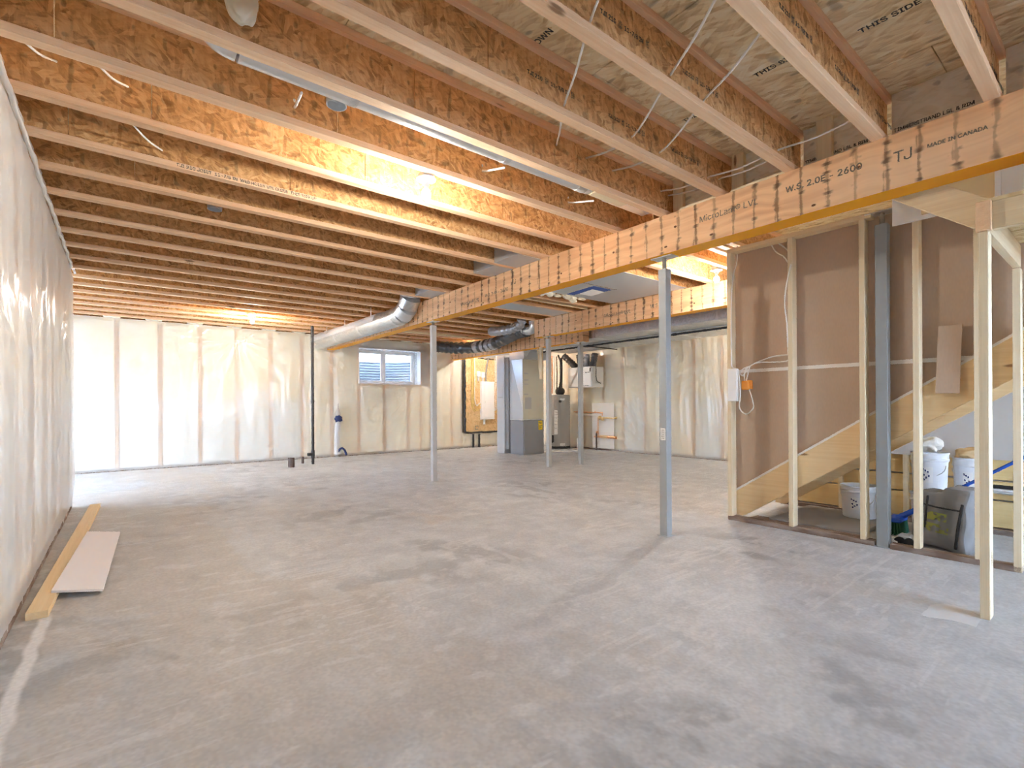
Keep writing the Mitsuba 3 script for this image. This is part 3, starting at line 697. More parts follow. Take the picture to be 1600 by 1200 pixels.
# ------------------------------------------------------------------ what is stored under the stairs
def pail(x, y, z, r, h, label, lid=False, printed=True):
    p = thing('pail', label, 'pail', None)
    add('body', lathe([(0, 0.004), (r * 0.86, 0.004), (r * 0.88, 0.012), (r * 0.97, h * 0.78), (r * 1.03, h * 0.80), (r * 1.03, h * 0.84), (r * 0.99, h * 0.86), (r, h), (r * 1.03, h), (r * 1.03, h - 0.012), (r * 0.98, h - 0.012), (r * 0.965, h), (r * 0.84, 0.016), (0, 0.016)], x, y, z, 36), 'm_pail', p, smooth=35)
    a = np.linspace(0, np.pi, 14)
    add('handle', tube(np.stack([x + r * 1.04 * np.cos(a) * 0.5 - r * 0.5, y + r * 1.04 * np.cos(a), z + h * 0.72 - 0.10 * np.sin(a)], -1), 0.003, 6, False), 'm_ink_grey', p)
    if printed:
        th = np.linspace(math.pi * 0.93, math.pi * 1.12, 8)
        f = lambda u, v: np.stack([x + (r * 0.935 + 0.004) * np.cos(u), y + (r * 0.935 + 0.004) * np.sin(u), z + v], -1)
        lb = add('label', sheet(th[0], th[-1], h * 0.28, h * 0.66, 0.05, lambda u, v: f(u, v)), 'm_white', p, smooth=True)
        mk = [sheet(a0, a0 + 0.09, h * q, h * (q + 0.045), 0.03, lambda u, v: np.stack([x + (r * 0.935 + 0.0055) * np.cos(u), y + (r * 0.935 + 0.0055) * np.sin(u), z + v], -1)) for a0, q in ((2.95, 0.58), (3.07, 0.55), (3.20, 0.52), (3.0, 0.44), (3.12, 0.38), (3.25, 0.42), (3.02, 0.33))]
        add('print', cat(mk), 'm_navy', lb)
    return p


plk = thing('dust_sheet_board', 'flat grey board lying on the floor under the low end of the stair', 'board')
add('board', box(4.75, 5.66, 1.42, 2.15, 0.002, 0.035, 0.003), 'm_cardboard', plk)
add('offcut', box(4.70, 4.83, 1.38, 2.30, 0.002, 0.020, 0.003), 'm_sill', plk)
pail(5.42, 1.625, 0.036, 0.150, 0.30, 'white plastic pail with dark print under the low end of the stair')
pail(5.36, 1.10, 0.0, 0.13, 0.34, 'white pail on the floor under the stair, lower one of a stack')
pail(5.36, 1.10, 0.343, 0.125, 0.34, 'white pail with crumpled paper on top, upper one of a stack')
pail(5.57, 0.885, 0.30, 0.105, 0.34, 'white pail raised behind the grey sack under the stair')
cr = trimesh.creation.icosphere(3, 0.1)
cr.vertices *= (1.0, 1.1, 0.75)
cr.vertices *= (0.75 + 0.6 * meshkit.noise(cr.vertices * 22, 2))[:, None]
pp = cr.copy(); pp.vertices *= 0.82; pp.apply_translation((5.36, 1.10, 0.745))
add('crumpled_paper', pp, 'm_paper', None, label='crumpled brown and white paper stuffed in the upper white pail', cat='paper')
pb = cr.copy(); pb.vertices *= 0.9; pb.vertices *= 0.85; pb.apply_translation((5.57, 0.885, 0.665))
add('crumpled_paper', pb, 'm_stringer', None, label='crumpled brown paper on the pail behind the grey sack', cat='paper')
crate_y = thing('storage_box', 'low box under the pail raised behind the grey sack', 'box')
add('body', box(5.46, 5.70, 0.80, 0.985, 0.0, 0.30, 0.006), 'm_cardboard', crate_y)

# grey woven sack with yellow print, slumped against the studs
bag = thing('work_sack', 'dusty grey sack with yellow print behind the studs by the stairs', 'sack')
bx = trimesh.creation.box(extents=(0.26, 0.33, 0.44))
for _ in range(4):
    bx = bx.subdivide()
v = bx.vertices.copy()
t = (v[:, 2] + 0.22) / 0.44
v[:, 0] *= 1.0 - 0.45 * np.clip(t - 0.45, 0, 1) * 1.4
v[:, 1] *= 1.0 - 0.10 * t
v[:, 2] += 0.05 * np.clip(t - 0.7, 0, 1) * (v[:, 1] < 0.05) - 0.09 * np.clip(t - 0.6, 0, 1) * (v[:, 1] > 0)
v += 0.022 * (np.stack([meshkit.noise(v * 9 + k * 13, k) for k in range(3)], -1) - 0.5)
v[:, 0] += 0.02 * np.sin(np.pi * np.clip(t, 0, 1)) * np.sign(v[:, 0])
bx.vertices = v
Rz = trimesh.transformations.rotation_matrix(math.radians(-14), (0, 0, 1)) @ trimesh.transformations.rotation_matrix(math.radians(4), (1, 0, 0))
bx.apply_transform(Rz)
bx.apply_translation((4.90, 0.895, 0.235))
add('body', bx, 'm_tarp', bag, smooth=True)


def bagpt(u, w, off=0.0):
    q = np.array([-0.138 - off, u, w])
    return (Rz[:3, :3] @ q) + (4.90, 0.895, 0.235)


add('strap', tube([bagpt(0.075, 0.16, 0.004), bagpt(0.07, 0.05, 0.024), bagpt(0.07, -0.08, 0.022)], 0.007, 6), 'm_black', bag)
add('strap', tube([bagpt(-0.135, 0.14, 0.0), bagpt(-0.13, -0.02, 0.020), bagpt(-0.12, -0.19, 0.012)], 0.009, 6), 'm_black', bag)
add('seam', tube([bagpt(0.13, 0.092, 0.004), bagpt(0.0, 0.088, 0.016), bagpt(-0.14, 0.092, 0.006)], 0.006, 6), 'm_black', bag)
pm = []
for (a, b, c, d) in ((0.06, -0.06, -0.01, 0.05), (0.10, -0.075, -0.10, -0.035)):
    nu, nv = 16, 9
    for iu in range(nu):
        for iv in range(nv):
            if meshkit.noise(np.array([iu * 0.42 + a * 50, iv * 0.5, 1.0]), 4) > 0.36:
                u0, v0, du, dv = a + (b - a) * iu / nu, c + (d - c) * iv / nv, (b - a) / nu, (d - c) / nv
                pm.append(sheet(0, 1, 0, 1, 1.0, lambda s_, r_: np.array([bagpt(u0 + du * i_, v0 + dv * j_, 0.0255) for i_, j_ in zip(s_, r_)])))
add('print', cat(pm), {'type': 'twosided', 'bsdf': {'type': 'diffuse', 'reflectance': {'type': 'rgb', 'value': [0.34, 0.35, 0.10]}}}, bag, label='faded yellow print')

# push broom with a blue pole and head
br = thing('broom', 'blue broom with green bristles leaning behind the studs by the stairs', 'broom')
h0, h1 = np.array([5.14, 1.255, 0.135]), np.array([5.12, 0.40, 0.79])
add('pole', tube([h0, h1], 0.012, 10, False), 'm_blue', br, smooth=40)
add('ferrule', tube([h0 - (h1 - h0) * 0.035, h0 + (h1 - h0) * 0.14], [0.030, 0.018], 10, False), 'm_blue', br, smooth=40)
add('head', box(5.02, 5.22, 1.215, 1.325, 0.105, 0.145, 0.012), 'm_blue', br)
add('bristles', cat([tube([(5.025 + 0.19 * i / 13, 1.225 + 0.09 * j / 5, 0.108), (5.02 + 0.20 * i / 13 + 0.008 * math.sin(i * 3 + j), 1.215 + 0.115 * j / 5, 0.004)], 0.0065, 5, False) for i in range(14) for j in range(6)]), 'm_green', br)
labels[br + '__bristles'] = {'kind': 'stuff'}

# small grey wheeled tool and a rag at the foot of the wall
tl = thing('vacuum_tool', 'small grey tool with a black wheel on the floor behind a stud', 'tool')
add('body', box(4.70, 4.80, 1.075, 1.17, 0.012, 0.085, 0.015), 'm_drywall', tl)
for y in (1.155, 1.095):
    w_ = trimesh.creation.cylinder(0.034, 0.018, sections=24)
    w_.apply_transform(trimesh.transformations.rotation_matrix(math.pi / 2, (0, 1, 0)))
    w_.apply_translation((4.69, y - 0.01, 0.036))
    add('wheel', w_, 'm_black', tl)
rg = trimesh.creation.icosphere(3, 0.045)
rg.vertices *= (0.7 + 0.6 * meshkit.noise(rg.vertices * 40, 9))[:, None]
rg.vertices *= (1.0, 1.0, 0.7)
rg.apply_translation((4.70, 1.195, 0.030 + 0.0))
add('rag', rg, 'm_gypsum', None, label='small crumpled white rag on the floor beside the steel post by the stairs', cat='rag')
for k, (z, m_, nm, dz) in enumerate(((0.405, 'm_black', 'black', 0.0), (0.378, 'm_white', 'white', -0.006), (0.358, 'm_ink_grey', 'grey', -0.008))):
    add('pipe', tube([(5.66, 0.75, z), (5.65, 0.2, z + dz), (5.65, -0.6, z)], 0.011 if k else 0.016, 8), m_, None, label=f'{nm} pipe lying along the boards behind the stairs at the right edge', cat='pipe')

# ------------------------------------------------------------------ wiring on the stud wall
jb = thing('switch_box', 'white plastic wall box on the end stud by the stairs', 'box')
add('body', box(4.492, 4.5295, 2.318, 2.405, 1.125, 1.43, 0.003), 'm_cable', jb)
add('cover', box(4.487, 4.4915, 2.318, 2.405, 1.13, 1.425, 0.002), 'm_white', jb)
cb = thing('cable', 'white cable running down the end stud and looping below the orange connector', 'cable')
add('run', tube([(4.60, 2.36, 2.60), (4.615, 2.375, 2.45), (4.56, 2.385, 2.3), (4.525, 2.385, 2.0), (4.522, 2.385, 1.55), (4.52, 2.375, 1.45), (4.515, 2.318, 1.41), (4.518, 2.305, 1.30), (4.53, 2.305, 1.17), (4.55, 2.322, 1.06), (4.57, 2.27, 1.005), (4.57, 2.205, 1.06), (4.58, 2.215, 1.13), (4.59, 2.25, 1.235)], 0.0055, 8), 'm_cable', cb, smooth=True)
cb2 = thing('cable', 'pair of white cables drooping from the second stud to the orange connector', 'cable')
add('strand', tube([(4.60, 1.885, 1.53), (4.60, 2.03, 1.525), (4.60, 2.16, 1.49), (4.60, 2.25, 1.45), (4.60, 2.295, 1.40), (4.60, 2.30, 1.31)], 0.0055, 8), 'm_cable', cb2, smooth=True)
add('strand', tube([(4.605, 1.885, 1.51), (4.61, 1.93, 1.475), (4.61, 2.05, 1.475), (4.605, 2.16, 1.48), (4.60, 2.24, 1.455), (4.60, 2.265, 1.38), (4.60, 2.285, 1.31)], 0.0055, 8), 'm_cable', cb2, smooth=True)
add('coil', tube([(4.58, 2.24, 1.45), (4.58, 2.30, 1.43), (4.58, 2.33, 1.39), (4.58, 2.305, 1.365), (4.585, 2.285, 1.40), (4.59, 2.285, 1.44)], 0.0055, 8), 'm_cable', cb2, smooth=True)
oc = thing('cable_connector', 'orange plastic cable connector hanging on the stair wall', 'connector')
add('body', box(4.57, 4.606, 2.255, 2.315, 1.232, 1.315, 0.004), 'm_orange', oc)
add('clip', box(4.606, 4.640, 2.240, 2.285, 1.240, 1.320, 0.004), 'm_orange', oc)
cb3 = thing('cable', 'two white cables falling from the top plate to the second stud', 'cable')
add('strand', tube([(4.60, 2.06, 2.56), (4.62, 2.02, 2.47), (4.63, 1.95, 2.40), (4.62, 1.90, 2.30), (4.60, 1.89, 2.2)], 0.0055, 8), 'm_cable', cb3, smooth=True)
add('strand', tube([(4.605, 2.02, 2.56), (4.62, 1.96, 2.50), (4.625, 1.91, 2.44), (4.60, 1.886, 2.34)], 0.0055, 8), 'm_cable', cb3, smooth=True)
add('strand', tube([(4.522, 1.852, 2.3), (4.515, 1.89, 2.1), (4.513, 1.90, 1.95), (4.522, 1.888, 1.8), (4.54, 1.885, 1.53)], 0.0055, 8), 'm_cable', cb3, smooth=True)

# cables threaded through the joist webs overhead
yw = lambda n: YJ(n) + 0.03 if isinstance(n, int) else n
runs = [([(1.25, 1, 2.70), (1.56, 2, 2.71), (1.885, 3, 2.715), (2.29, 4, 2.835)], 'from the top edge of the photo'),
        ([(1.80, 1, 2.72), (2.14, 2, 2.725), (2.46, 3, 2.735), (2.573, 4, 2.835)], 'second from the left of five'),
        ([(2.13, 1, 2.70), (2.44, 2, 2.714), (2.74, 3, 2.727), (2.86, 4, 2.83)], 'third from the left of five'),
        ([(3.27, 1, 2.72), (3.31, 2, 2.724), (3.317, 3, 2.73), (3.453, 4, 2.835)], 'fourth from the left of five, near the long beam'),
        ([(3.40, 2, 2.74), (3.47, 3, 2.76), (3.555, 4, 2.825)], 'nearest the long beam'),
        ([(-0.34, 2.905, 2.66), (-0.254, 6, 2.848)], 'short one at the left edge of the photo'),
        ([(-0.095, 2.905, 2.66), (0.032, 6, 2.833)], 'short one second from the left edge'),
        ([(0.035, 3.393, 2.66), (0.209, 7, 2.743)], 'short one third from the left edge')]
for pts_, where in runs:
    c = thing('joist_cable', f'white cable through the joist webs, {where}', 'cable', None)
    pp_ = [(x, yw(n), z) for x, n, z in pts_]
    path = [pp_[0]]
    for a, b in zip(pp_[:-1], pp_[1:]):
        m = (np.array(a) + np.array(b)) / 2 + (0.0, 0.0, -0.02)
        path += [tuple(m), b]
    add('run', tube(path, 0.0058, 7, True, 5), 'm_cable', c, smooth=True)
YD = YJ(4) + 0.145
for x, z, where in ((0.757, 2.75, 'left of the round box'), (2.024, 2.765, 'above the near bulb'), (2.88, 2.755, 'beside the long beam')):
    add('duct_strap', tube([(x - 0.05, YD + 0.045, ZJ + 0.010), (x, YJ(5) + 0.015, z), (x + 0.0, YJ(5) + 0.026, z + 0.05)], 0.007, 7), 'm_white', None, smooth=True, label=f'short white strap hanging by the galvanized duct, {where}', cat='strap')

# ------------------------------------------------------------------ round duct in a joist bay, boxes and boots
YD = YJ(4) + 0.145
dk = thing('round_duct', 'long thin galvanized duct running beside a joist towards the long beam', 'duct')
segs = [0.42, 0.95, 1.95, 2.72]
for a, b in zip(segs[:-1], segs[1:]):
    add('section', tube([(a, YD, ZJ + 0.090), (b, YD, ZJ + 0.090)], 0.070, 20, False), 'm_galv_bright', dk, smooth=40)
for a in segs[1:-1]:
    add('seam_band', tube([(a - 0.02, YD, ZJ + 0.090), (a + 0.02, YD, ZJ + 0.090)], 0.073, 20, False), 'm_galv', dk, smooth=40)
add('end_elbow', tube([(0.42, YD, ZJ + 0.090), (0.35, YD, ZJ + 0.105), (0.30, YD, ZJ + 0.17), (0.29, YD, ZJ + 0.28)], 0.070, 16), 'm_galv_bright', dk, smooth=40)
add('tape_wrap', tube([(2.60, YD, ZJ + 0.090), (2.68, YD, ZJ + 0.090)], 0.0735, 20, False), 'm_drywall', dk, smooth=40)
add('take_off', tube([(2.72, YD, ZJ + 0.090), (2.86, YD, ZJ + 0.090)], 0.066, 20, False), 'm_galv', dk, smooth=40)
bay_boot = thing('duct_boot', 'flat galvanized duct boot beside the long beam at the end of the round duct', 'duct')
add('body', box(2.95, 3.47, YJ(4) + 0.075, YJ(4) + 0.225, ZJ + 0.05, ZJ + 0.17, 0.004), 'm_galv_bright', bay_boot)
add('plank', box(2.74, 3.10, YJ(4) + 0.067, YJ(4) + 0.16, ZJ + 0.018, ZJ + 0.036, 0.002), 'm_lumber_x', None, label='short pale plank under the end of the thin galvanized duct', cat='plank')


def can(x, y, z, label):
    c = thing('ceiling_box', label, 'electrical box', None)
    add('can', lathe([(0, 0.05), (0.052, 0.05), (0.052, 0), (0.048, 0), (0.048, 0.045), (0, 0.045)], x, y, z, 24), 'm_sheetmetal', c, smooth=40)
    add('bracket', box(x - 0.012, x + 0.012, y - 0.085, y + 0.085, z + 0.05, z + 0.055), 'm_galv', c)
    return c


can(0.905, YJ(4) + 0.265, ZJ + 0.055, 'round grey metal ceiling box beside the thin galvanized duct')
can(0.59, YJ(8) + 0.25, ZJ + 0.035, 'round metal ceiling box fourth bay beyond the near bulb, towards the left wall')
can(1.44, YJ(10) + 0.22, ZJ + 0.13, 'round metal ceiling box with a white cable end beside it')
add('cable_end', tube([(1.62, YJ(10) + 0.04, ZJ + 0.18), (1.62, YJ(10) + 0.14, ZJ + 0.17), (1.62, YJ(10) + 0.2, ZJ + 0.15), (1.63, YJ(10) + 0.2, ZJ + 0.11), (1.66, YJ(10) + 0.2, ZJ + 0.085), (1.60, YJ(10) + 0.2, ZJ + 0.08)], 0.012, 7), 'm_cable', None, smooth=True, label='short white cable end hanging beside a round metal ceiling box', cat='cable')
fb = thing('foamed_boot', 'pale spray-foamed duct boot at the top edge of the photo', 'duct boot')
fm = trimesh.creation.icosphere(4, 0.09)
fm.vertices *= (0.72 + 0.55 * meshkit.fbm(fm.vertices * 16, 3, 4))[:, None]
fm.vertices *= (0.75, 0.5, 1.25)
fm.apply_translation((0.40, YJ(4) - 0.06, ZJ + 0.165))
add('foam', fm, 'm_foam', fb, smooth=True)
for dx, r in ((-0.03, 0.028), (0.035, 0.036)):
    add('outlet', lathe([(0, 0), (r, 0), (r * 1.1, 0.10), (0, 0.10)], 0.40 + dx, YJ(4) - 0.07, ZJ + 0.19, 18), 'm_white', fb, smooth=40)

# return-air panning under and between joists
for k, (y0, y1, x0, x1, lab) in enumerate(((YJ(7) + 0.067, YJ(8) - 0.003, 3.18, 3.95, 'grey sheet-metal pan closing a joist bay over the middle of the long beam'), (YJ(8) + 0.067, YJ(9) - 0.003, 3.24, 3.95, 'grey sheet-metal pan in the joist bay beyond the middle pan over the long beam'), (YJ(11) + 0.067, YJ(12) - 0.003, 3.24, 5.89, 'grey sheet-metal pan closing a bay over the far part of the long beam'))):
    pn = thing('air_pan', lab, 'sheet metal pan')
    add('sheet', box(x0, x1, y0, y1, ZJ + 0.003, ZJ + 0.005), 'm_sheetmetal', pn)
    add('end_plate', box(x0 - 0.002, x0, y0, y1, ZJ + 0.003, ZS - 0.04), 'm_sheetmetal', pn)
    if k == 0:
        add('edge_strip', box(x0, XB + 0.0, y0 - 0.0, y0 + 0.02, ZJ + 0.0008, ZJ + 0.003), 'm_galv_bright', pn)
ap = thing('return_air_panel', 'wide grey sheet-metal panel under the joists with blue tape on it', 'sheet metal panel')
add('sheet', extrude([(3.66, 3.70), (5.86, 3.70), (5.86, 4.96), (3.66, 4.96)], ZJ - 0.004, ZJ - 0.001, 'xy'), 'm_sheetmetal', ap)
add('seam', box(3.66, 5.2, 4.325, 4.335, ZJ - 0.007, ZJ - 0.004), 'm_ink_soft', ap)
add('tape', extrude([(4.80, 4.37), (5.16, 4.37), (5.16, 4.50), (4.92, 4.50), (4.98, 4.90), (4.84, 4.90)], ZJ - 0.0052, ZJ - 0.004, 'xy'), 'm_blue_tape', ap, label='blue masking tape')
add('label', extrude([(4.93, 4.51), (5.17, 4.51), (5.22, 4.80), (4.98, 4.80)], ZJ - 0.0052, ZJ - 0.004, 'xy'), 'm_gypsum', ap, label='white paper sheet')
rag_ = []
for k in range(7):
    q_ = trimesh.creation.icosphere(3, 0.05)
    q_.vertices *= (1.5, 0.6, 0.45 + 0.35 * (k % 3))
    q_.vertices *= (0.5 + 1.0 * meshkit.fbm(q_.vertices * 30 + k, 3, k))[:, None]
    q_.apply_translation((4.30 + 0.15 * k, 4.985 + 0.015 * math.sin(k * 3), ZJ - 0.012 - 0.014 * (k % 2)))
    rag_.append(q_)
add('ragged_batt', cat(rag_), 'm_foam', ap, label='ragged insulation along the edge')
labels[ap + '__ragged_batt']['kind'] = 'stuff'
sb = thing('trimmer_joist', 'extra pale timber trimmer under the joists near the end of the shorter beam', 'timber')
add('member', box(3.64, 5.9, 5.50, 5.538, ZJ + 0.0, ZJ + 0.14, 0.003), 'm_lumber_x', sb)
lx = thing('strapping_board', 'long pale timber board fixed under the far joists, left of the furnace', 'timber')
add('board', box(3.66, 6.59, 9.20, 9.29, ZJ - 0.042, ZJ - 0.002, 0.003), 'm_lumber_x', lx)
hs = thing('hanging_stud', 'short pale stud hanging from the lowest beam by the furnace', 'stud')
add('member', box(6.615, 6.653, 7.42, 7.50, 1.63, 2.269, 0.003), 'm_lumber_z', hs)
add('brace', bar((6.64, 7.57, 2.26), (6.64, 7.51, 1.72), 0.02, 0.02, (1, 0, 0)), 'm_lumber_z', hs)

# ------------------------------------------------------------------ big round duct beside the long beam
XD, ZD, RD = 3.325, 2.465, 0.145
bd = thing('large_round_duct', 'large round galvanized duct with an elbow beside the far end of the long beam', 'duct')
cuts = [10.88, 9.55, 8.35, 7.02]
for a, b in zip(cuts[:-1], cuts[1:]):
    add('section', tube([(XD, a, ZD), (XD, b, ZD)], RD, 28, False), 'm_galv', bd, smooth=40)
for a in cuts[1:]:
    add('seam_band', tube([(XD, a + 0.025, ZD), (XD, a - 0.025, ZD)], RD + 0.003, 28, False), 'm_galv_bright', bd, smooth=40)
gore = [(7.02, ZD), (6.84, ZD + 0.02), (6.69, ZD + 0.10), (6.60, ZD + 0.22), (6.575, ZD + 0.40)]
for k in range(4):
    a, b = gore[k], gore[k + 1]
    add('elbow_gore', tube([(XD, a[0] + 0.01, a[1]), (XD, b[0] - 0.0, b[1])], (RD + 0.002) if k % 2 else RD, 28, False), 'm_galv_bright' if k % 2 else 'm_galv', bd, smooth=40)
for y in (9.9, 8.9, 7.7):
    add('strap', box(XD - RD - 0.004, XD - RD - 0.001, y, y + 0.03, ZD, ZJ + 0.06), 'm_galv_bright', bd)
wrap = sheet(7.6, 10.88, 0, np.pi, 0.06, lambda y, a: np.stack([XD - (RD + 0.02) * np.cos(a * 0.75), y, ZD + (RD + 0.012 + 0.05 * np.clip((y - 8.5) / 2, 0, 1) * meshkit.noise(np.stack([y * 4, a * 3, a * 0], -1), 3)) * np.sin(a * 0.75)], -1))
add('plastic_wrap', wrap, 'm_clear_film', bd, smooth=True, label='loose clear plastic over the duct')

# ------------------------------------------------------------------ trunk ducts, gas pipe, furnace and its plenums
for x0, x1, y0, y1, lab in ((6.80, 7.34, 2.6, 8.42, 'rectangular galvanized trunk duct behind the shorter beam'), (7.46, 8.40, 2.6, 8.42, 'wider rectangular galvanized trunk duct next to the right wall')):
    tr = thing('trunk_duct', lab, 'duct')
    cc = list(np.arange(y0, y1, 1.2)) + [y1]
    for a, b in zip(cc[:-1], cc[1:]):
        add('section', box(x0, x1, a + 0.002, b - 0.002, 2.33, 2.625, 0.004), 'm_galv', tr)
    for a in cc[1:-1]:
        add('drive_cleat', cat([box(x0 - 0.004, x0, a - 0.015, a + 0.015, 2.33, 2.625), box(x0, x1, a - 0.015, a + 0.015, 2.325, 2.33)]), 'm_galv_bright', tr)
gp = thing('gas_pipe', 'black gas pipe hanging under the galvanized trunk ducts', 'pipe')
add('run', tube([(7.40, 2.6, 2.295), (7.40, 8.35, 2.295)], 0.017, 10, False), 'm_black', gp, smooth=40)
add('branch', tube([(7.40, 6.9, 2.295), (8.3, 6.9, 2.285)], 0.012, 8, False), 'm_black', gp, smooth=40)
for y in (4.9, 6.9):
    add('coupling', tube([(7.40, y - 0.03, 2.295), (7.40, y + 0.03, 2.295)], 0.025, 10, False), 'm_black', gp, smooth=40)

fn = thing('furnace', 'gas furnace with dark grey cabinet and tall plenum in the corner', 'furnace')
FX, FXE, FY, FYE = 6.985, 7.60, 8.46, 8.93
cabk = add('cabinet', box(FX, FXE, FY, FYE, 0.0, 0.772, 0.006), 'm_furnace', fn)
add('door_panel', box(FX + 0.02, FXE - 0.02, FY - 0.008, FY, 0.03, 0.745, 0.004), 'm_furnace', fn)
add('flange_trim', box(FX - 0.006, FXE + 0.004, FY - 0.010, FYE, 0.772, 0.790, 0.002), 'm_galv_bright', fn)
pl = add('plenum', box(FX, FXE, FY + 0.002, FYE, 0.790, 2.13, 0.004), 'm_plenum', fn, label='pale plenum above the cabinet')
add('side_sheet', box(FX - 0.003, FX, FY + 0.004, FYE, 0.792, 2.255), 'm_plenum_side', fn)
add('side_fold', extrude([(FY + 0.01, 1.0), (FY + 0.01, 2.25), (FYE - 0.02, 2.25)], FX - 0.010, FX - 0.003), 'm_galv_bright', fn)
add('top_collar', box(FX - 0.02, FXE + 0.05, FY - 0.06, FYE, 2.13, 2.328, 0.003), 'm_sheetmetal', fn)
add('collar_flap', extrude([(6.90, 2.325), (7.15, 2.325), (7.02, 2.18)], FY - 0.070, FY - 0.062, 'xz'), 'm_galv_bright', fn)
add('energy_tag', box(FXE - 0.175, FXE - 0.055, FY - 0.0105, FY - 0.008, 0.545, 0.75), 'm_yellow_tag', fn, label='yellow energy tag')
add('tag_print', cat([box(FXE - 0.16, FXE - 0.075, FY - 0.0115, FY - 0.0105, z, z + 0.012) for z in (0.71, 0.685, 0.63, 0.59)]), 'm_ink_soft', fn)
add('sticker', cat([box(FX + 0.03, FX + 0.15, FY - 0.001, FY + 0.002, z, z + h_) for z, h_ in ((1.80, 0.03), (1.655, 0.022), (1.565, 0.022), (1.335, 0.03))] + [box(FX + 0.05, FX + 0.24, FY - 0.0005, FY + 0.002, 1.02, 1.28)]), 'm_ink_grey', fn)
rp = thing('return_plenum', 'tall pale grey return-air duct beside the furnace, down to the floor', 'duct')
add('duct', box(6.90, 7.5, 9.04, 9.32, 0.0, 2.25, 0.004), 'm_plenum_side', rp)
add('collar', box(6.89, 7.5, 9.02, 9.34, 2.20, 2.262, 0.003), 'm_sheetmetal', rp)
add('dark_gap_fill', box(6.94, 7.0, 8.935, 9.035, 0.1, 2.2), 'm_furnace', rp)  # dark box standing in for the shaded gap beside the furnace
add('filter_slot', box(6.892, 6.90, 9.1, 9.26, 1.28, 1.30), 'm_ink_grey', rp)

# water heater
wh = thing('water_heater', 'grey cylindrical water heater beside the furnace with white stickers', 'water heater')
HX, HY, HR = 8.66, 9.08, 0.285
add('tank', lathe([(0, 0.05), (HR, 0.05), (HR, 0.06), (HR, 1.34), (HR - 0.01, 1.36), (0, 1.375)], HX, HY, 0, 40), 'm_heater', wh, smooth=35)
add('bottom_band', lathe([(0, 0.012), (HR + 0.004, 0.012), (HR + 0.004, 0.085), (0, 0.085)], HX, HY, 0, 40), 'm_black', wh, smooth=35)
add('drip_pan', lathe([(0, 0.0), (HR + 0.05, 0.0), (HR + 0.055, 0.03), (HR + 0.05, 0.03), (HR + 0.045, 0.008), (0, 0.008)], HX, HY, 0, 40), 'm_galv', wh, smooth=35)
add('thermostat', box(HX - HR - 0.045, HX - HR + 0.03, HY - 0.10, HY + 0.06, 0.18, 0.36, 0.008), 'm_black', wh)


def heat_pt(a0, a1, z0, z1, r):
    return sheet(a0, a1, z0, z1, 0.06, lambda u, w: np.stack([HX + r * np.cos(u), HY + r * np.sin(u), w], -1))


add('sticker', cat([heat_pt(3.55, 3.86, 0.38, 0.98, HR + 0.002), heat_pt(4.05, 4.5, 1.22, 1.27, HR + 0.002), heat_pt(4.05, 4.5, 0.10, 0.16, HR + 0.002)]), 'm_white', wh, smooth=True, label='white printed stickers')
add('sticker_print', cat([heat_pt(3.58, 3.82, z, z + 0.02, HR + 0.0035) for z in (0.92, 0.86, 0.78, 0.70, 0.62, 0.52)]), 'm_ink_grey', wh, smooth=True)
vl = trimesh.creation.cylinder(0.03, 0.04, sections=20)
vl.apply_transform(trimesh.transformations.rotation_matrix(math.pi / 2, (1, 0, 0)))
vl.apply_translation((HX - 0.19, HY - HR * 0.80 - 0.02, 1.20))
add('relief_valve', vl, 'm_black', wh)
bl = trimesh.creation.icosphere(3, 0.11)
bl.vertices *= (1.2, 1.0, 1.0)
bl.apply_translation((HX + 0.02, HY - 0.03, 1.45))
add('blower', bl, 'm_black', wh, smooth=True)
add('vent', tube([(HX + 0.07, HY, 1.46), (HX + 0.09, HY, 1.75), (HX + 0.09, HY, 2.30)], 0.036, 14), 'm_abs', wh, smooth=40)
for k, (x, y, m_, r) in enumerate(((8.36, 9.0, 'm_copper', 0.014), (8.44, 9.02, 'm_cable', 0.014), (8.52, 9.0, 'm_brown_pipe', 0.012), (8.60, 9.2, 'm_cable', 0.013), (8.95, 9.3, 'm_cable', 0.03))):
    add('water_pipe', tube([(x, y, 1.40), (x + 0.01, y, 1.9), (x, y, 2.32)], r, 10), m_, None, smooth=40, label=f'vertical pipe rising from the water heater, {ORD[k + 1]} from its left', cat='pipe')
add('flue_pipe', tube([(8.10, 8.5, 2.27), (8.35, 8.7, 2.20), (8.45, 8.75, 2.0), (8.52, 8.85, 1.75), (8.55, 8.95, 1.5)], 0.020, 10), 'm_black', None, smooth=40, label='black bent pipe falling from the trunk duct to the water heater', cat='pipe')
add('drain_pipe', tube([(8.30, 8.08, 0.33), (8.30, 8.08, 0.03), (8.0, 8.3, 0.02), (7.65, 8.55, 0.02)], 0.013, 8, False), 'm_cable', None, smooth=40, label='thin white drain pipe standing and lying on the floor before the water heater', cat='pipe')

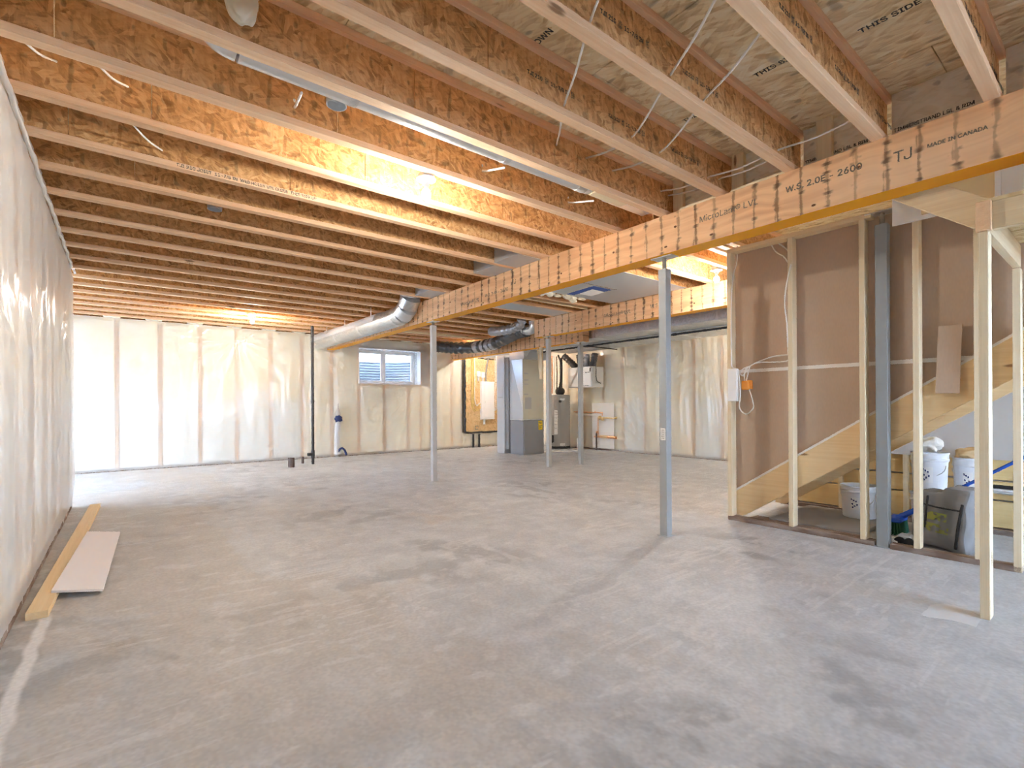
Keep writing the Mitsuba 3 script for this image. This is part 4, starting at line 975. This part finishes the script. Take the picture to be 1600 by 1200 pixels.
# ventilation unit with flexible ducts
hv = thing('ventilation_unit', 'white box-shaped ventilation unit hanging on the right wall', 'ventilation unit')
add('body', box(8.75, 9.17, 8.03, 8.84, 1.535, 2.025, 0.012), 'm_hrv', hv)
add('front_door', box(8.738, 8.75, 8.05, 8.82, 1.55, 2.01, 0.006), 'm_hrv', hv)
add('logo_plate', cat([box(8.7365, 8.738, 8.10, 8.24, 1.875, 1.892), box(8.7365, 8.738, 8.10, 8.30, 1.562, 1.570)]), 'm_ink', hv)
add('handle', box(8.60 + 0.125, 8.74, 8.06, 8.10, 1.90, 1.99, 0.004), 'm_black', hv)
for k, (x, y, xe, ye, m_) in enumerate(((8.85, 8.66, 8.72, 8.95, 'm_flex_black'), (8.86, 8.47, 8.80, 8.50, 'm_abs'), (8.85, 8.30, 8.84, 8.28, 'm_flex_silver'), (8.88, 8.13, 8.94, 8.10, 'm_flex_black'))):
    ps = spline([(x, y, 2.034), (x + (xe - x) * 0.3, y + (ye - y) * 0.3, 2.14), (xe, ye, 2.34)], 14)
    add('flex_duct', tube(ps, 0.078 + 0.008 * np.sin(np.arange(len(ps)) * 1.6), 16, False), m_, None, smooth=True, label=f'dark flexible duct on top of the white ventilation unit, {ORD[k + 1]} from the left', cat='duct')
add('power_cord', tube([(8.80, 7.99, 2.25), (8.82, 7.97, 2.0), (8.85, 7.98, 1.7), (9.0, 7.98, 1.62)], 0.01, 7), 'm_black', None, smooth=True, label='black cord hanging down the right side of the white ventilation unit', cat='cord')

# water main manifold on the right wall
wm = thing('water_manifold', 'copper water pipes with a meter on the right wall', 'pipes')
bk = add('backing_board', box(9.165, 9.178, 7.72, 8.42, 0.05, 1.15, 0.002), 'm_tape_white', wm, label='pale backing board')
for nm, pth, r, m_ in (('pipe', [(9.13, 9.0, 0.93), (9.13, 8.05, 0.915)], 0.014, 'm_copper'), ('pipe', [(9.10, 8.9, 0.86), (9.10, 8.25, 0.855)], 0.014, 'm_cable'), ('pipe', [(9.13, 8.05, 0.915), (9.13, 8.05, 0.84)], 0.012, 'm_copper'), ('pipe', [(9.12, 8.12, 0.80), (9.12, 7.60, 0.78)], 0.014, 'm_brass'), ('meter_pipe', [(9.12, 8.18, 0.80), (9.12, 8.18, 0.35)], 0.012, 'm_copper'), ('standpipe', [(9.10, 8.22, 0.0), (9.10, 8.22, 0.42)], 0.019, 'm_brown_pipe'), ('pipe', [(9.12, 8.30, 0.33), (9.12, 7.62, 0.33)], 0.022, 'm_copper')):
    add(nm, tube(pth, r, 10, False), m_, wm, smooth=40)
for y, z, r in ((8.12, 0.79, 0.05), (8.04, 0.76, 0.042), (7.62, 0.80, 0.028), (8.22, 0.44, 0.026), (8.28, 0.93, 0.024)):
    b_ = trimesh.creation.icosphere(2, r)
    b_.apply_translation((9.12, y, z))
    add('fitting', b_, 'm_brass' if r > 0.027 else 'm_copper', wm, smooth=True)
add('wood_bracket', box(9.10, 9.14, 7.86, 8.12, 0.30, 0.37, 0.003), 'm_stringer', wm)
add('orange_pipe_end', tube([(9.12, 7.88, 0.335), (9.12, 7.62, 0.33)], 0.034, 12, False), 'm_copper', wm, smooth=40)

# black insulated flexible duct
fx = spline([(5.75, 10.25, 2.50), (5.95, 10.05, 2.47), (6.15, 9.75, 2.44), (6.30, 9.2, 2.42), (6.32, 8.6, 2.44), (6.20, 8.0, 2.50), (6.05, 7.5, 2.53), (5.99, 7.15, 2.52)], 16)
fd = thing('insulated_duct', 'shiny black insulated flexible duct snaking along the lowest beam', 'duct')
q3 = np.stack([np.arange(len(fx)) * 0.23, fx[:, 0], fx[:, 2]], -1)
ft = tube(fx, 0.118 + 0.020 * np.sin(np.arange(len(fx)) * 1.15) * meshkit.noise(q3, 3) + 0.016 * meshkit.noise(q3 * 3, 6), 20, False)
ft.vertices += 0.012 * (np.stack([meshkit.noise(ft.vertices * 18, k) for k in range(3)], -1) - 0.5)
add('jacket', ft, 'm_flex_black', fd, smooth=True)
add('silver_band', tube(fx[44:66], 0.124 + 0.014 * meshkit.noise(q3[44:66] * 3, 9), 20, False), 'm_flex_silver', fd, smooth=True)
add('metal_end', tube([(5.99, 7.18, 2.515), (5.985, 7.0, 2.515), (5.97, 6.90, 2.56), (5.96, 6.90, 2.66)], 0.095, 20), 'm_galv_bright', fd, smooth=40)
add('collar', box(5.93, 5.99, 10.2, 10.5, 2.40, 2.60, 0.02), 'm_flex_black', fd)
fd2 = thing('insulated_duct', 'short dark flexible duct rising into the joists above the long snaking one', 'duct')
f2 = spline([(5.72, 7.9, 2.56), (5.70, 7.6, 2.53), (5.75, 7.3, 2.54), (5.80, 7.1, 2.60), (5.82, 7.05, 2.74)], 10)
add('jacket', tube(f2, 0.085 + 0.010 * np.sin(np.arange(len(f2)) * 1.5), 16, False), 'm_flex_silver', fd2, smooth=True)

# ------------------------------------------------------------------ electrical board on the back wall
eb = thing('service_board', 'strand-board backing panel for the electrical service on the back wall', 'board')
add('board', box(7.03, 8.55, 10.86, 10.875, 0.42, 2.38, 0.002), 'm_osb_panel', eb)
q = np.arange(0.40, 2.42, 0.03)
qn = np.stack([q * 0, q, q * 0], -1)
add('sealant_bead', tube(np.stack([7.0 + 0.03 * (meshkit.noise(qn * 12, 3) - 0.5), q * 0 + 10.862, q], -1), 0.016 + 0.016 * meshkit.noise(qn * 20, 6), 7, False), 'm_black', eb, label='black sealant bead')
q = np.arange(7.0, 8.5, 0.03)
qn = np.stack([q, q * 0, q * 0], -1)
add('sealant_bead', tube(np.stack([q, q * 0 + 10.862, 0.40 + 0.03 * (meshkit.noise(qn * 12, 3) - 0.5)], -1), 0.016 + 0.018 * meshkit.noise(qn * 20, 6), 7, False), 'm_black', eb, label='black sealant bead')
add('sealant_bead', tube(np.stack([q[14:], q[14:] * 0 + 10.862, 2.36 + 0.03 * (meshkit.noise(qn[14:] * 14, 8) - 0.5)], -1), 0.008 + 0.018 * meshkit.noise(qn[14:] * 24, 6), 7, False), 'm_black', eb, label='black sealant bead')
add('side_batt', box(6.95, 8.6, 10.94, 11.05, 0.04, 0.40, 0.02), 'm_batt_up', wb)
add('skirt_film', sheet(6.93, 8.6, 0.012, 0.39, 0.04, lambda x, z: np.stack([x, 10.905 - 0.03 * np.sin(z * 7) - folds(x, z, 91, 0.02), z], -1)), 'm_poly', wb, smooth=True)
ep = thing('breaker_panel', 'white electrical breaker panel on the strand-board backing', 'breaker panel')
add('box', box(7.475, 7.895, 10.775, 10.86, 0.735, 1.745, 0.006), 'm_white', ep)
dr_ = add('door', box(7.57, 7.80, 10.768, 10.775, 0.80, 1.66, 0.003), 'm_white', ep)
add('latch', box(7.585, 7.60, 10.765, 10.768, 1.18, 1.22), 'm_ink_grey', dr_)
for k, x in enumerate((7.37, 7.51)):
    g = thing('meter_box', f'small white box above the breaker panel, {"left" if k == 0 else "right"} one of two', 'box')
    add('body', box(x, x + 0.09, 10.80, 10.86, 1.87 - 0.02 * k, 2.01 - 0.02 * k, 0.006), 'm_white', g)
    add('clamp', box(x + 0.02, x + 0.07, 10.82, 10.86, 1.76 - 0.02 * k, 1.87 - 0.02 * k, 0.006), 'm_ink_grey', g)
for k, (x, m_, zb) in enumerate(((7.20, 'm_cable_yellow', 1.06), (7.235, 'm_cable_yellow', 1.02), (7.27, 'm_cable_yellow', 1.12), (7.30, 'm_cable', 1.16), (7.97, 'm_cable', 0.98), (8.02, 'm_cable', 1.02), (8.07, 'm_cable_yellow', 0.96))):
    if x < 7.5:
        pth = [(x, 10.84, 2.40), (x, 10.84, 1.8), (x, 10.84, zb + 0.1), (x + 0.06, 10.835, zb - 0.06), (7.40, 10.83, zb - 0.02), (7.48, 10.82, zb + 0.03)]
    else:
        pth = [(x, 10.84, 2.40), (x, 10.84, 1.8), (x, 10.84, zb + 0.08), (x - 0.04, 10.835, zb - 0.03), (7.93, 10.83, zb), (7.885, 10.82, zb + 0.02)]
    add('house_cable', tube(pth, 0.010, 7), m_, None, smooth=True, label=f'house cable looping into the breaker panel, {ORD[k + 1]} from the left', cat='cable', group='cables into the breaker panel')
add('service_conduit', tube([(7.66, 10.84, 1.74), (7.66, 10.84, 1.95), (7.70, 10.84, 2.2), (7.74, 10.84, 2.38)], 0.022, 9), 'm_dark_cable', None, smooth=True, label='dark service cable rising from the top of the breaker panel', cat='cable')
for k, x in enumerate((7.24, 7.43)):
    add('ground_conduit', tube([(x, 10.835, 0.0), (x, 10.835, 0.36)], 0.028, 10, False), 'm_black', None, smooth=40, label=f'black conduit stub under the strand-board panel, {"left" if k == 0 else "right"} one of two', cat='conduit')
add('panel_nipple', tube([(7.60, 10.84, 0.60), (7.60, 10.84, 0.735)], 0.03, 10, False), 'm_white', None, smooth=40, label='white fitting under the breaker panel', cat='fitting')
add('cable_coil', tube([(7.36 + 0.06 * math.cos(a), 10.845, 0.52 + 0.05 * math.sin(a)) for a in np.linspace(0, 5.5, 12)], 0.008, 6), 'm_dark_cable', None, smooth=True, label='small dark cable coil at the foot of the strand-board panel', cat='cable')

# ------------------------------------------------------------------ drain rough-in near the back wall
ds = thing('drain_stack', 'thin black plastic drain stack from floor to joists', 'pipe')
DX, DYY = 2.865, 9.80
add('pipe', tube([(DX, DYY, 0), (DX, DYY, 2.64)], 0.026, 14, False), 'm_abs', ds, smooth=40)
add('coupling', tube([(DX, DYY, 0.12), (DX, DYY, 0.26)], 0.034, 14, False), 'm_abs', ds, smooth=40)
add('cleanout', tube([(DX, DYY, 0.19), (DX - 0.10, DYY - 0.03, 0.19)], 0.030, 12, False), 'm_abs', ds, smooth=40)
add('coupling', tube([(DX, DYY, 1.16), (DX, DYY, 1.23)], 0.031, 14, False), 'm_abs', ds, smooth=40)
for x, y, r, h, lab in ((2.41, 9.54, 0.055, 0.17, 'short brown pipe stub in the floor left of the black drain stack'), (2.745, 10.04, 0.024, 0.13, 'thin brown pipe stub in the floor between the wide stub and the drain stack')):
    add('pipe_stub', lathe([(0, 0), (r, 0), (r, h), (r * 0.86, h), (r * 0.86, 0.02), (0, 0.02)], x, y, 0, 20), 'm_brown_pipe', None, smooth=40, label=lab, cat='pipe')
rb = thing('wrapped_pipe', 'grey and navy plastic-wrapped pipe poking from the back wall sheeting', 'pipe')
add('cone', lathe([(0, 0), (0.055, 0), (0.035, 0.10), (0.012, 0.2), (0.008, 0.26), (0, 0.26)], 3.70, 10.82, 0.90, 14), 'm_drywall', rb, smooth=40)
nb = trimesh.creation.icosphere(3, 0.085)
nb.vertices *= (0.95, 0.6, 1.0)
nb.vertices *= (0.85 + 0.4 * meshkit.noise(nb.vertices * 28, 5))[:, None]
nb.apply_translation((3.70, 10.80, 0.83))
add('navy_tape', nb, 'm_navy', rb)
add('sleeve', tube([(3.70, 10.81, 0.77), (3.67, 10.80, 0.5), (3.66, 10.80, 0.25), (3.68, 10.79, 0.06)], [0.055, 0.062, 0.058, 0.09], 14), 'm_clear_film', rb, smooth=True)
add('pipe', tube([(3.70, 10.82, 0.80), (3.67, 10.82, 0.5), (3.67, 10.82, 0.0)], 0.035, 12), 'm_drywall', rb, smooth=40)
add('navy_cord', tube([(3.66, 10.74, 0.10), (3.72, 10.72, 0.19), (3.79, 10.71, 0.16), (3.84, 10.70, 0.04)], 0.022, 8), 'm_navy', rb, smooth=True)

# ------------------------------------------------------------------ scraps on the floor by the left wall
ly = thing('floor_plank', 'long pale timber lying on the floor beside the left wall', 'timber')
add('member', bar((-0.352, 3.54, 0.0195), (-0.236, 7.12, 0.0195), 0.089, 0.038, (0, 0, 1), 0.002), 'm_stringer', ly)
dp = thing('drywall_piece', 'white drywall offcut lying across the long floor timber', 'drywall offcut')
v = np.array([(-0.322, 3.843, 0.041), (-0.092, 3.755, 0.022), (-0.018, 5.40, 0.022), (-0.235, 5.50, 0.041)])
vv = np.vstack([v, v + (0, 0, 0.0127)])
add('sheet', trimesh.convex.convex_hull(vv), 'm_drywall_pale', dp)
